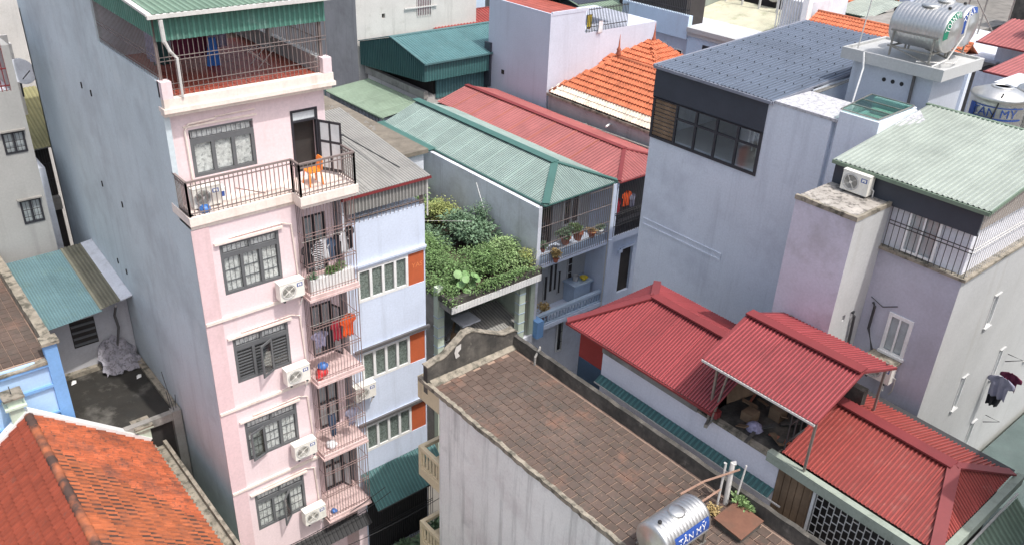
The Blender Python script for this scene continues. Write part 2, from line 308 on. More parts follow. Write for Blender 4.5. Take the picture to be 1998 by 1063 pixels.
# ------------------------------------------------------------------ mesh helpers
class MB:
    def __init__(s): s.v, s.f, s.h = [], [], {}
    def add(s, vs, fs):
        n = len(s.v)
        s.v += [tuple(p) for p in vs]
        s.f += [tuple(i + n for i in f) for f in fs]
        return s
    BOXF = [(0, 2, 3, 1), (4, 5, 7, 6), (0, 1, 5, 4), (2, 6, 7, 3), (0, 4, 6, 2), (1, 3, 7, 5)]
    def box(s, x0, x1, y0, y1, z0, z1):
        return s.add([(x, y, z) for x in (x0, x1) for y in (y0, y1) for z in (z0, z1)], MB.BOXF)
    def lbox(s, f, a0, a1, d0, d1, z0, z1):
        return s.add([f(a, d, z) for a in (a0, a1) for d in (d0, d1) for z in (z0, z1)], MB.BOXF)
    def quad(s, *p): return s.add(p, [tuple(range(len(p)))])
    def slab(s, top, t):                                    # polygon (any plane) given thickness t downwards
        n = len(top)
        vs = [Vector(p) for p in top]
        return s.add(vs + [p - Vector((0, 0, t)) for p in vs],
                     [tuple(range(n)), tuple(range(2 * n - 1, n - 1, -1))] + [(i, i + n, (i + 1) % n + n, (i + 1) % n) for i in range(n)])
    def prism(s, f, pts, d0, d1):                           # pts are (a, z) in a facade plane
        n = len(pts)
        return s.add([f(a, d0, z) for a, z in pts] + [f(a, d1, z) for a, z in pts],
                     [tuple(range(n)), tuple(range(2 * n - 1, n - 1, -1))] + [(i, i + n, (i + 1) % n + n, (i + 1) % n) for i in range(n)])
    def bar(s, p, q, w, h=None):
        p, q = Vector(p), Vector(q)
        d = (q - p).normalized()
        up = Vector((0, 0, 1)) if abs(d.z) < 0.9 else Vector((0, 1, 0))
        x = d.cross(up).normalized() * w / 2
        y = d.cross(x).normalized() * (h or w) / 2
        return s.add([p - x - y, p + x - y, p + x + y, p - x + y, q - x - y, q + x - y, q + x + y, q - x + y],
                     [(0, 1, 2, 3), (7, 6, 5, 4), (0, 4, 5, 1), (1, 5, 6, 2), (2, 6, 7, 3), (3, 7, 4, 0)])
    def tube(s, pts, r, n=6):
        pts = [Vector(p) for p in pts]
        rings = []
        for i, p in enumerate(pts):
            d = (pts[min(i + 1, len(pts) - 1)] - pts[max(i - 1, 0)]).normalized()
            up = Vector((0, 0, 1)) if abs(d.z) < 0.9 else Vector((0, 1, 0))
            x = d.cross(up).normalized(); y = d.cross(x)
            rr = r[i] if isinstance(r, (list, tuple)) else r
            rings.append([p + (x * math.cos(k * 6.28318 / n) + y * math.sin(k * 6.28318 / n)) * rr for k in range(n)])
        vs = [v for ring in rings for v in ring]
        fs = [(i * n + k, i * n + (k + 1) % n, (i + 1) * n + (k + 1) % n, (i + 1) * n + k) for i in range(len(pts) - 1) for k in range(n)]
        fs += [tuple(range(n - 1, -1, -1)), tuple(range(len(vs) - n, len(vs)))]
        return s.add(vs, fs)
    def lathe(s, c, axis, prof, n=16):                      # prof: (radius, distance along axis)
        c, d = Vector(c), Vector(axis).normalized()
        up = Vector((0, 0, 1)) if abs(d.z) < 0.9 else Vector((1, 0, 0))
        x = d.cross(up).normalized(); y = d.cross(x)
        vs = [c + d * t + (x * math.cos(k * 6.283185 / n) + y * math.sin(k * 6.283185 / n)) * r for r, t in prof for k in range(n)]
        m = len(prof)
        fs = [(i * n + k, i * n + (k + 1) % n, (i + 1) * n + (k + 1) % n, (i + 1) * n + k) for i in range(m - 1) for k in range(n)]
        fs += [tuple(range(n - 1, -1, -1)), tuple(range((m - 1) * n, m * n))]
        return s.add(vs, fs)
    def panel(s, f, a0, a1, z0, z1, holes=(), t=0.22, d=0.0):   # wall sheet of thickness t with rectangular openings
        A = sorted({a0, a1} | {h[0] for h in holes} | {h[1] for h in holes})
        Zs = sorted({z0, z1} | {h[2] for h in holes} | {h[3] for h in holes})
        for i in range(len(A) - 1):
            for j in range(len(Zs) - 1):
                ca, cz = (A[i] + A[i + 1]) / 2, (Zs[j] + Zs[j + 1]) / 2
                if any(h[0] < ca < h[1] and h[2] < cz < h[3] for h in holes): continue
                s.quad(f(A[i], d, Zs[j]), f(A[i + 1], d, Zs[j]), f(A[i + 1], d, Zs[j + 1]), f(A[i], d, Zs[j + 1]))
        for (b0, b1, y0, y1) in list(holes) + [(a0, a1, z0, z1)]:
            e = d - t
            s.quad(f(b0, d, y0), f(b0, e, y0), f(b0, e, y1), f(b0, d, y1)); s.quad(f(b1, d, y0), f(b1, e, y0), f(b1, e, y1), f(b1, d, y1))
            s.quad(f(b0, d, y0), f(b1, d, y0), f(b1, e, y0), f(b0, e, y0)); s.quad(f(b0, d, y1), f(b1, d, y1), f(b1, e, y1), f(b0, e, y1))
        return s
    def corr(s, S, E, t0, t1, n, amp, nor, prof='rib'):     # n ribs between S(t) and E(t)
        nor = Vector(nor).normalized()
        P = {'rib': ((0, 0), (.5, 0), (.62, 1), (.88, 1)), 'sin': ((0, 0), (.25, .5), (.5, 1), (.75, .5)), 'fine': ((0, 0), (.5, 1))}[prof]
        ts = [((i + a) / n, h) for i in range(n) for a, h in P] + [(1, 0)]
        vs = []
        for t, h in ts:
            T = t0 + (t1 - t0) * t
            vs += [Vector(S(T)) + nor * amp * h, Vector(E(T)) + nor * amp * h]
        n0 = len(s.v)
        for i, (t, h) in enumerate(ts): s.h[n0 + 2 * i] = s.h[n0 + 2 * i + 1] = h      # how high on its rib a vertex sits
        return s.add(vs, [(2 * i, 2 * i + 2, 2 * i + 3, 2 * i + 1) for i in range(len(ts) - 1)])
    def build(s, name, m, parent=None, smooth=False, kind=None, local=False, uvs=None):
        me = bpy.data.meshes.new(name)
        off = Vector(parent.get('_o', (0, 0, 0))) if parent else Vector((0, 0, 0))
        own = Vector((0, 0, 0))
        if not parent and not local:                        # a thing that is one mesh stands on its own origin
            own = Vector([(min(p[k] for p in s.v) + max(p[k] for p in s.v)) / 2 for k in (0, 1)] + [min(p[2] for p in s.v)])
        sub = Vector((0, 0, 0)) if local else off + own
        me.from_pydata([tuple(Vector(p) - sub) for p in s.v], [], s.f)
        me.materials.append(m)
        if s.h: uvs = [(0.5, s.h.get(k, 1.0)) for k in range(len(s.v))]
        if uvs:                                             # (u, v) of every vertex
            lay = me.uv_layers.new(name='UVMap')
            li = [0] * len(me.loops); me.loops.foreach_get('vertex_index', li)
            lay.data.foreach_set('uv', [c for k in li for c in uvs[k]])
        if smooth:
            me.polygons.foreach_set('use_smooth', [True] * len(me.polygons))
        o = bpy.data.objects.new(name, me)
        COL.objects.link(o)
        o.location = own
        if parent:
            o.parent = parent
            o['_o'] = tuple(off)
        if kind: o['kind'] = kind
        return o

def thing(name, label, cat, loc, group=None):
    o = bpy.data.objects.new(name, None)
    o.empty_display_size = 0.2
    COL.objects.link(o)
    o.location = loc
    o['_o'] = tuple(loc)
    o['label'] = label; o['category'] = cat
    if group: o['group'] = group
    return o
def tag(o, label, cat, group=None):
    o['label'] = label; o['category'] = cat
    if group: o['group'] = group
    return o
def place(o, loc, rz=0.0):
    o.location = loc; o.rotation_euler = (0, 0, rz)
    return o
def dup(root, loc, rz=0.0, label=None):
    def cp_(o, par):
        c = o.copy(); COL.objects.link(c)
        if par: c.parent = par
        for ch in [x for x in o.children]: cp_(ch, c)
        return c
    r = cp_(root, None)
    r.location = loc; r.rotation_euler = (0, 0, rz)
    if label: r['label'] = label
    return r

def fS(v): return lambda a, d, z: (a, v - d, z)             # facade facing -Y (a runs along X)
def fW(u): return lambda a, d, z: (u - d, a, z)             # facade facing -X (a runs along Y)
def fE(u): return lambda a, d, z: (u + d, a, z)
def lerp(p, q): 
    p, q = Vector(p), Vector(q)
    return lambda t: p + (q - p) * t

def sheets(parent, m, S, E, width, nor, pitch=0.2, amp=0.035, sheet=1.0, prof='rib', jit=0.006, name='roof_sheet'):
    k = max(1, round(width / sheet))
    n = max(1, round(sheet / pitch))
    nv = Vector(nor).normalized()
    for i in range(k):
        j = nv * random.uniform(0, jit) + nv * (0.004 * (i % 2))
        ext = 0.04 / width
        MB().corr(lambda t: Vector(S(t)) + j, lambda t: Vector(E(t)) + j, i / k, min(1, (i + 1) / k + (ext if i < k - 1 else 0)), n, amp, nor, prof).build(name, m, parent)

def bars(mb, f, a0, a1, z0, z1, d, pitch, w=0.016, rails=(), skew=0):
    n = max(1, round((a1 - a0) / pitch))
    for i in range(n + 1):
        a = a0 + (a1 - a0) * i / n
        mb.bar(f(a, d, z0), f(a, d, z1), w)
    for z in rails:
        mb.bar(f(a0, d + 0.012, z), f(a1, d + 0.012, z), w * 1.3)
    return mb

def pane_window(parent, f, a0, a1, z0, z1, n, mframe, mback, mglass=None, depth=0.1, fw=0.06, sill=False, bar_=None, d0=0.0):
    fr = MB()
    fr.lbox(f, a0, a1, d0 - depth, d0 - depth + 0.06, z0, z0 + fw).lbox(f, a0, a1, d0 - depth, d0 - depth + 0.06, z1 - fw, z1)
    for i in range(n + 1):
        a = a0 + fw / 2 + (a1 - a0 - fw) * i / n
        fr.lbox(f, a - fw / 2, a + fw / 2, d0 - depth - 0.004, d0 - depth + 0.064, z0 + fw, z1 - fw)
    w = fr.build('window', mframe, parent)
    for i in range(n):
        b0 = a0 + fw + (a1 - a0 - fw) * i / n
        b1 = a0 + (a1 - a0 - fw) * (i + 1) / n
        if mglass:
            MB().quad(f(b0, d0 - depth + 0.02, z0 + fw), f(b1, d0 - depth + 0.02, z0 + fw), f(b1, d0 - depth + 0.02, z1 - fw), f(b0, d0 - depth + 0.02, z1 - fw)).build('pane', mglass, w)
        MB().lbox(f, b0, b1, d0 - depth - 0.05, d0 - depth - 0.02, z0 + fw, z1 - fw).build('curtain' if mback is m_curtain else 'pane', mback, w)
    if sill: MB().lbox(f, a0 - 0.06, a1 + 0.06, 0.002, 0.07, z0 - 0.06, z0).build('sill', m_cream, w)
    if bar_:
        b = MB(); bars(b, f, a0 + fw, a1 - fw, z0 + fw, z1 - fw, d0 - depth + 0.08, bar_, 0.014, [z0 + (z1 - z0) * k for k in (.3, .6)])
        b.build('grille', m_bardark, w)
    return w

def foliage(c, rad, n, size, seed, up=0.3, clump=7, long=1.6):
    rnd = random.Random(seed)
    c = Vector(c)
    mb = MB()
    cl = []
    for i in range(clump):
        v = Vector((rnd.gauss(0, 1), rnd.gauss(0, 1), rnd.gauss(0, 1))).normalized() * rnd.uniform(.25, .75)
        cl.append((Vector((v.x * rad[0], v.y * rad[1], v.z * rad[2])), rnd.uniform(.3, .55)))
    for i in range(n):
        b, s = rnd.choice(cl)
        v = Vector((rnd.gauss(0, 1), rnd.gauss(0, 1), rnd.gauss(0, 1))).normalized() * (rnd.random() ** .45)
        p = c + b + Vector((v.x * rad[0], v.y * rad[1], v.z * rad[2])) * s
        d = (Vector((v.x, v.y, v.z * .6 + up)) + Vector((rnd.gauss(0, .5), rnd.gauss(0, .5), rnd.gauss(0, .4)))).normalized()
        side = d.cross(Vector((rnd.gauss(0, .4), rnd.gauss(0, .4), 1))).normalized()
        L, W = size * rnd.uniform(.7, 1.4) * long, size * rnd.uniform(.6, 1.1) * .55
        droop = Vector((0, 0, -L * .25))
        mb.add([p, p + d * L * .45 + side * W, p + d * L + droop, p + d * L * .45 - side * W], [(0, 1, 2, 3)])
    return mb
def shrub(name, label, cat, c, rad, n, size, m, seed, group=None, base=None, stems=5, **k):
    base = base if base is not None else c[2] - rad[2]
    t = thing(name, label, cat, (c[0], c[1], base), group)
    foliage(c, rad, n, size, seed, **k).build('foliage', m, t)
    s = MB(); rnd = random.Random(seed + 1)
    for i in range(stems):
        a = Vector((c[0] + rnd.uniform(-.3, .3) * rad[0], c[1] + rnd.uniform(-.3, .3) * rad[1], base))
        b = Vector((c[0] + rnd.uniform(-.7, .7) * rad[0], c[1] + rnd.uniform(-.7, .7) * rad[1], c[2] + rnd.uniform(0, .5) * rad[2]))
        s.tube([a, (a + b) / 2 + Vector((0, 0, .1 * rad[2])), b], [.02, .015, .006], 5)
    s.build('stem', m_stem, t)
    return t

def text_mesh(txt, size, depth=0.0):
    cu = bpy.data.curves.new('lettering', 'FONT')
    cu.body = txt; cu.size = size; cu.align_x = 'CENTER'; cu.align_y = 'CENTER'; cu.resolution_u = 3
    o = bpy.data.objects.new('lettering', cu)
    COL.objects.link(o)
    dg = bpy.context.evaluated_depsgraph_get()
    me = bpy.data.meshes.new_from_object(o.evaluated_get(dg))
    vs = [tuple(v.co) for v in me.vertices]; fs = [tuple(p.vertices) for p in me.polygons]
    bpy.data.objects.remove(o); bpy.data.curves.remove(cu); bpy.data.meshes.remove(me)
    return vs, fs
def lettering(parent, txt, size, fn, m, bold=0.0):
    vs, fs = text_mesh(txt, size)
    return MB().add([fn(x, y) for x, y, _ in vs], fs).build('lettering', m, parent)

def hanging(name, label, cat, outline, m, f, a, d, z, w, h, seed, group=None, fold=0.05):
    """a cloth hung from its top edge; outline gives (t down, half width at t) pairs"""
    rnd = random.Random(seed)
    NX, NY = 12, 14
    mb = MB(); vs = []
    ph = rnd.uniform(0, 6)
    for j in range(NY + 1):
        t = j / NY
        for k in range(len(outline) - 1):
            if outline[k][0] <= t <= outline[k + 1][0]:
                q = (t - outline[k][0]) / max(1e-6, outline[k + 1][0] - outline[k][0])
                hw = outline[k][1] + (outline[k + 1][1] - outline[k][1]) * q
                break
        for i in range(NX + 1):
            x = (i / NX * 2 - 1) * hw * w / 2
            dd = math.sin(i * 1.4 + ph + t * 1.5) * fold * (0.4 + t) + math.sin(i * .6 + ph) * fold * .5
            vs.append(f(a + x + math.sin(t * 3 + ph) * .02, d + dd, z - t * h - rnd.uniform(0, .01)))
    front = len(vs)
    off = [f(0, .02, 0)[i] - f(0, 0, 0)[i] for i in range(3)]
    vs += [(p[0] - off[0], p[1] - off[1], p[2]) for p in vs]
    R = NX + 1
    fs = []
    for j in range(NY):
        for i in range(NX):
            q = (j * R + i, j * R + i + 1, (j + 1) * R + i + 1, (j + 1) * R + i)
            fs += [q, tuple(k + front for k in reversed(q))]
    for j in range(NY):
        for i in (0, NX): fs.append((j * R + i, (j + 1) * R + i, (j + 1) * R + i + front, j * R + i + front))
    for i in range(NX):
        for j in (0, NY): fs.append((j * R + i, j * R + i + 1, j * R + i + 1 + front, j * R + i + front))
    o = mb.add(vs, fs).build(name, m, None, True)
    return tag(o, label, cat, group)
SHIRT = ((0, .35), (.06, .6), (.16, 1.0), (.38, 1.02), (.4, .66), (1, .64))
PANTS = ((0, .6), (.3, .66), (1, .5))
TOWEL = ((0, 1), (1, .95))
m_frost = mat('frosted_pane', lin(206, 210, 212), rough=0.35, var=0.12, scale=1.5, bump=0)
# ------------------------------------------------------------------ ground
g = MB().quad((-120, -60, 0), (260, -60, 0), (260, 260, 0), (-120, 260, 0)).build('ground', m_ground); g['kind'] = 'structure'
g = MB().box(7.2, 30, 18.3, 21.2, 0.0, 0.05).build('alley', m_concrete); g['kind'] = 'structure'

# ------------------------------------------------------------------ pink apartment block
pk = thing('pink_apartment_block', 'tall narrow pink apartment block with a blank grey side wall and stacked balcony cages', 'apartment block', (9.4, 21.5, 0))
MB().prism(fW(7.0), [(21.5, 0), (37, 0), (37, 24.6), (27.1, 24.6), (27.1, 20.4), (22.25, 20.4), (22.25, 16.85), (21.5, 16.85)], 0, -0.15).build('side_wall', m_pinkside, pk)
hz = [(14.17, 15.77), (11.03, 12.62), (7.94, 9.48), (4.82, 6.4)]
f = fS(21.5)
MB().panel(f, 7.15, 10.1, 0, 16.45, [(7.7, 9.5, a, b) for a, b in hz], 0.3).build('wall', m_pink, pk)
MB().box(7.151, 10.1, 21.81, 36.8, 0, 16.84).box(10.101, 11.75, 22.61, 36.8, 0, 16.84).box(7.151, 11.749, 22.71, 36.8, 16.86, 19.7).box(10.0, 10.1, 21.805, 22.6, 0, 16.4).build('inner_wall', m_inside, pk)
MB().box(11.7, 11.76, 22.35, 36.9, 0, 16.4).box(11.7, 11.76, 22.45, 36.9, 16.87, 19.6).box(7.0, 11.76, 36.81, 37.0, 0, 19.6).build('rear_wall', m_offwhite, pk)
doors = [(10.66, 11.46, zf + 0.02, zf + 2.02) for zf in (13.55, 10.32, 7.22, 4.32)]
MB().panel(fS(22.3), 10.1, 11.75, 0, 16.45, doors, 0.3).build('wall', m_pink, pk)
for zz in (13.42, 10.15, 6.88): MB().box(6.99, 10.12, 21.43, 21.499, zz - 0.045, zz + 0.045).build('string_course', m_cream, pk)
MB().box(6.98, 7.48, 21.47, 21.498, 0, 16.44).build('corner_pilaster', mat('deep_pink_paint', lin(222, 194, 196), var=0.04, streak=((0.45, 0.33, 0.3), 0.35, 0.5, 0.75), bump=0.08), pk)
kinds = [m_curtain, m_wood, m_curtain, m_curtain]
for i, (a, b) in enumerate(hz):
    w = pane_window(pk, f, 7.7, 9.5, a, b - 0.34, 3, m_frame, m_curtain if i != 1 else m_inside, m_glass, 0.06, 0.09)
    tr = MB(); tr.lbox(f, 7.7, 9.5, -0.06, 0.0, b - 0.34, b - 0.28).lbox(f, 7.7, 9.5, -0.06, 0, b - 0.05, b)
    for k in range(3): tr.lbox(f, 7.7 + .86 * k, 7.78 + .86 * k, -.06, 0, b - .28, b - .05)
    tr.build('transom', m_frame, w)
    MB().lbox(f, 7.78, 9.42, -0.12, -0.09, b - 0.28, b - 0.05).build('curtain', m_curtain, w)
    gr = MB(); bars(gr, f, 7.8, 9.4, b - .28, b - .05, -.03, .13, .014)
    if i == 1:
        for s0 in (7.8, 8.38, 8.95):
            for k in range(10):
                zz = a + 0.12 + k * 0.11
                gr.lbox(f, s0, s0 + .46, -.045, -.03, zz, zz + .045)
    else:
        bars(gr, f, 7.8, 9.4, a + .1, b - .36, -.075, .15, .014, [a + .4, a + .75])
    gr.build('grille', m_frame, w)
    # a leaf of the window that stands open
    if i in (1, 2, 3):
        ang = (0.5, 0.28, 0.75)[i - 1]
        h0 = (8.88, 8.3, 8.9)[i - 1]
        hf = lambda x, d, z, h0=h0, ang=ang: (h0 - x * math.cos(ang) + d * math.sin(ang), 21.5 - 0.03 - x * math.sin(ang) - d * math.cos(ang), z)
        sm = MB(); zt = b - .36
        sm.lbox(hf, 0, .07, 0, .04, a + .05, zt).lbox(hf, .47, .54, 0, .04, a + .05, zt).lbox(hf, .07, .47, 0, .04, a + .05, a + .12).lbox(hf, .07, .47, 0, .04, zt - .07, zt)
        sm.build('sash', m_frame, w)
        MB().lbox(hf, .07, .47, .015, .025, a + .12, zt - .07).build('pane', m_glass, w)
    # ledge over the window and the cable duct beside it
    MB().lbox(f, 7.55, 9.62, 0.002, 0.09, b + 0.06, b + 0.13).build('ledge', m_cream, pk)
    MB().tube([f(8.0, .05, b + .2), f(9.6, .05, b + .22), f(9.9, .05, b + .1), f(9.98, .05, a - .1), f(9.85, .05, a - .25)], .025, 5).build('conduit', m_cream, pk)
# top storey
f = fS(22.4)
MB().panel(f, 7.15, 11.76, 16.85, 19.6, [(7.63, 9.48, 17.55, 18.93), (10.63, 11.5, 16.87, 18.93)], 0.3).build('wall', m_pink, pk)
w = pane_window(pk, f, 7.63, 9.48, 17.55, 18.6, 3, m_frame, m_curtain, m_glass, 0.06, 0.1)
tr = MB().lbox(f, 7.63, 9.48, -.06, 0, 18.6, 18.66).lbox(f, 7.63, 9.48, -.06, 0, 18.87, 18.93)
tr.build('transom', m_frame, w)
MB().lbox(f, 7.7, 9.41, -.12, -.09, 18.66, 18.87).build('curtain', m_curtain, w)
gr = MB(); bars(gr, f, 7.72, 9.4, 18.66, 18.87, -.03, .14, .014); gr.build('grille', m_frame, w)
MB().lbox(f, 7.5, 9.6, .002, .05, 19.02, 19.07).tube([f(7.55, .05, 17.0), f(7.52, .05, 18.95), f(7.62, .06, 19.12), f(8.4, .06, 19.16)], .03, 5).tube([f(8.4, .05, 19.2), f(9.55, .05, 19.22)], .02, 5).build('conduit', m_cream, pk)
dr = MB().lbox(f, 10.63, 10.7, -.1, .02, 16.87, 18.93).lbox(f, 11.43, 11.5, -.1, .02, 16.87, 18.93).lbox(f, 10.7, 11.43, -.1, .02, 18.86, 18.93).lbox(f, 10.7, 11.43, -.1, .02, 18.55, 18.61).build('door', m_darkframe, pk)
MB().lbox(f, 10.7, 11.43, -.06, -.04, 18.61, 18.86).build('pane', m_frost, dr)
hf = lambda x, d, z: (11.47 + x * .5, 22.37 - x * .866 - d * .5, z)
lf = MB()
for x0, x1, z0, z1 in ((0, .07, 16.95, 18.55), (.36, .43, 16.95, 18.55), (.72, .79, 16.95, 18.55), (.07, .72, 16.95, 17.05), (.07, .72, 18.47, 18.55), (.07, .72, 17.85, 17.93)): lf.lbox(hf, x0, x1, 0, .045, z0, z1)
lf.build('door_leaf', m_darkframe, dr)
MB().lbox(hf, .07, .72, .015, .03, 17.0, 18.5).build('pane', m_frost, dr)
# balcony of the top storey
MB().slab([(6.97, 21.4, 16.85), (10.02, 21.4, 16.85), (10.02, 20.92, 16.85), (11.93, 20.92, 16.85), (11.93, 22.7, 16.85), (6.97, 22.7, 16.85)], .26).slab([(7.0, 21.46, 16.59), (10.07, 21.46, 16.59), (10.07, 20.99, 16.59), (11.87, 20.99, 16.59), (11.87, 22.3, 16.59), (7.0, 22.3, 16.59)], .12).build('balcony_slab', m_cream, pk)
ra = MB()
def rail_run(mb, p, q, z0, z1, pitch):
    p, q = Vector(p), Vector(q); n = max(1, round((q - p).length / pitch))
    for i in range(n + 1):
        c = p + (q - p) * i / n
        mb.bar((c.x, c.y, z0), (c.x, c.y, z1),   .05 if i in (0, n) else .022)
    mb.bar((p.x, p.y, z1), (q.x, q.y, z1), .06, .05).bar((p.x, p.y, z1 - .13), (q.x, q.y, z1 - .13), .03).bar((p.x, p.y, z0 + .09), (q.x, q.y, z0 + .09), .03)
rail_run(ra, (7.03, 22.35), (7.03, 21.47), 16.85, 17.86, .11)
rail_run(ra, (7.03, 21.47), (10.08, 21.47), 16.85, 17.86, .135)
rail_run(ra, (10.08, 21.47), (10.08, 20.99), 16.85, 17.86, .11)
rail_run(ra, (10.08, 20.99), (11.86, 20.99), 16.85, 17.86, .135)
rail_run(ra, (11.86, 20.99), (11.86, 22.35), 16.85, 17.86, .12)
ra.build('railing', m_bar, pk)
# roof terrace
MB().box(6.96, 11.98, 22.0, 22.4, 19.6, 19.72).box(6.99, 11.9, 22.12, 22.398, 19.48, 19.598).box(7.0, 11.93, 22.04, 22.26, 19.722, 19.97).build('cornice', m_cream, pk)
MB().box(7.0, 7.27, 22.05, 22.36, 19.974, 20.42).build('parapet_post', m_pink, pk); MB().box(11.62, 11.9, 22.05, 22.36, 19.974, 20.42).build('parapet_post', m_pink, pk)
MB().box(7.15, 11.62, 22.262, 31, 19.705, 19.9).build('terrace_floor', m_grout, pk)
tf = None
for i in range(11):
    for j in range(13):
        if tf is None:
            tf = MB().box(0, .385, 0, .385, 0, .018).build('floor_tile', m_redtile, pk, local=True); o = tf
        else:
            o = tf.copy(); COL.objects.link(o)
        o.location = Vector((7.18 + i * .402, 22.28 + j * .402, 19.903)) - Vector(pk['_o'])
MB().box(11.6, 11.74, 22.36, 33, 19.73, 20.36).box(11.56, 11.76, 22.36, 33, 20.362, 20.42).box(11.52, 11.6, 25.2, 25.5, 19.74, 20.9).build('parapet', m_offwhite, pk)
MB().box(9.4, 11.6, 31, 31.2, 19.7, 22.4).build('rear_screen', m_offwhite, pk)
MB().box(7.151, 9.4, 27.1, 36.8, 19.72, 24.5).build('stair_tower', m_greyrender, pk)
rf = MB().bar((6.9, 22.0, 22.08), (12.0, 22.0, 22.08), .1, .1).bar((6.95, 22.0, 22.13), (6.95, 30, 22.6), .14, .06).build('roof', m_pipe, pk)
sheets(rf, m_green, lerp((6.96, 21.98, 22.12), (11.98, 21.98, 22.12)), lerp((6.96, 30, 22.6), (11.98, 30, 22.6)), 5.0, (0, 0, 1), .16, .03)
MB().bar((11.95, 22.0, 22.13), (11.95, 30, 22.6), .1, .05).build('flashing', m_pipe, rf)
cl = MB().corr(lerp((7.1, 22.2, 21.42), (11.86, 22.2, 21.42)), lerp((7.1, 22.2, 22.06), (11.86, 22.2, 22.06)), 0, 1, 32, .025, (0, -1, 0)).build('cladding', m_greenclad, pk)
MB().corr(lerp((7.05, 27.1, 21.62), (7.05, 22.2, 21.56)), lerp((7.05, 27.1, 22.36), (7.05, 22.2, 22.1)), 0, 1, 30, .025, (-1, 0, 0)).build('cladding', m_greenclad, pk)
c = MB(); bars(c, fS(22.25), 7.12, 11.86, 19.97, 21.44, 0, .13, .014, [20.15, 20.3, 20.9, 21.0]); c.build('cage', m_bar, pk)
c = MB(); bars(c, fW(7.06), 22.3, 27.05, 20.4, 21.64, 0, .12, .012, [20.55, 20.95, 21.05]); c.build('cage', m_bar, pk)
c = MB(); bars(c, fE(11.72), 22.4, 26, 20.42, 22.2, 0, .14, .018, [20.9]); c.build('cage', m_bar, pk)
MB().tube([(7.22, 22.0, 22.0), (7.24, 22.02, 21.45), (7.34, 22.02, 21.2), (7.5, 22.02, 21.0), (7.5, 22.02, 19.98)], [.06, .06, .05, .04, .035], 8).build('downpipe', m_pipe, pk)
for x, y in ((7.1, 30), (11.7, 30), (11.7, 22.3), (7.1, 22.3)):
    MB().bar((x, y, 19.73), (x, y, 22.1), .07).build('post', m_bar, pk)
# caged balconies
m_slab = mat('dusty_pink_slab', lin(214, 188, 184), var=0.08, streak=((0.3, 0.2, 0.17), 0.5, 0.48, 0.75), bump=0.15)
lips = [13.52, 10.29, 7.19, 4.29]; tops = [16.5, 13.3, 10.07, 6.97]
for i, (zl, zt) in enumerate(zip(lips, tops)):
    MB().box(10.1, 11.8, 20.98, 22.3, zl - .12, zl).box(10.06, 11.83, 20.96, 22.0, zl - .2, zl - .123).build('balcony_slab', m_slab, pk)
    c = MB()
    bars(c, fS(21.03), 10.12, 11.79, zl, zt, 0, .115, .014, [zl + .12, zl + 1.0, zl + 1.1, zl + 2.0, zl + 2.1])
    bars(c, fW(10.12), 21.05, 22.28, zl, zt, 0, .115, .011, [zl + 1.0, zl + 2.0])
    bars(c, fE(11.79), 21.05, 22.28, zl, zt, 0, .16, .011, [zl + 1.0, zl + 2.0])
    c.build('cage', m_barpink, pk)
    a0, a1, z0, z1 = doors[i]
    w = pane_window(pk, fS(22.3), a0, a1, z0, z1, 2, m_darkframe, m_frost, m_glass, .05, .07); w.name = 'door'
    MB().lbox(fS(22.3), a0 + .07, a1 - .07, -.04, .01, z0 + 1.05, z0 + 1.12).build('door_rail', m_darkframe, w)
    if i in (1, 3):
        hf = lambda x, d, z: (11.42 + x * .3, 22.27 - x * .95 - d * .3, z)
        lf = MB()
        for x0, x1, q0, q1 in ((0, .06, z0, z1 - .1), (.34, .4, z0, z1 - .1), (.06, .34, z0, z0 + .1), (.06, .34, z1 - .18, z1 - .1), (.06, .34, z0 + 1, z0 + 1.06)): lf.lbox(hf, x0, x1, 0, .04, q0, q1)
        lf.build('door_leaf', m_darkframe, w)
        MB().lbox(hf, .06, .34, .01, .03, z0 + .1, z1 - .18).build('pane', m_frost, w)
MB().box(10.2, 11.7, 21.08, 21.3, 13.523, 14.0).build('planter_box', m_white, pk)
MB().corr(lerp((7.2, 21.4, 3.5), (11.8, 21.4, 3.5)), lerp((7.2, 20.95, 3.1), (11.8, 20.95, 3.1)), 0, 1, 28, .025, (0, -.3, 1)).build('ground_awning', m_black, pk)  # awning coloured black to give the darkness below the lowest balconies
MB().box(11.4, 11.75, 21.3, 22.29, 0, 4.0).build('ground_pier', m_pink, pk)
MB().lbox(fS(21.5), 7.6, 10.0, -.02, .02, .1, 3.0).build('shutter', m_darkclad, pk)
for k, (y, zz) in enumerate(((30, 18.38), (29, 18.37), (29.96, 14.9), (27.9, 14.87), (30, 11.85), (29.1, 11.8))):
    MB().box(6.97, 7.01, y - .03, y + .03, zz - .1, zz + .1).build('peg', m_black, pk)

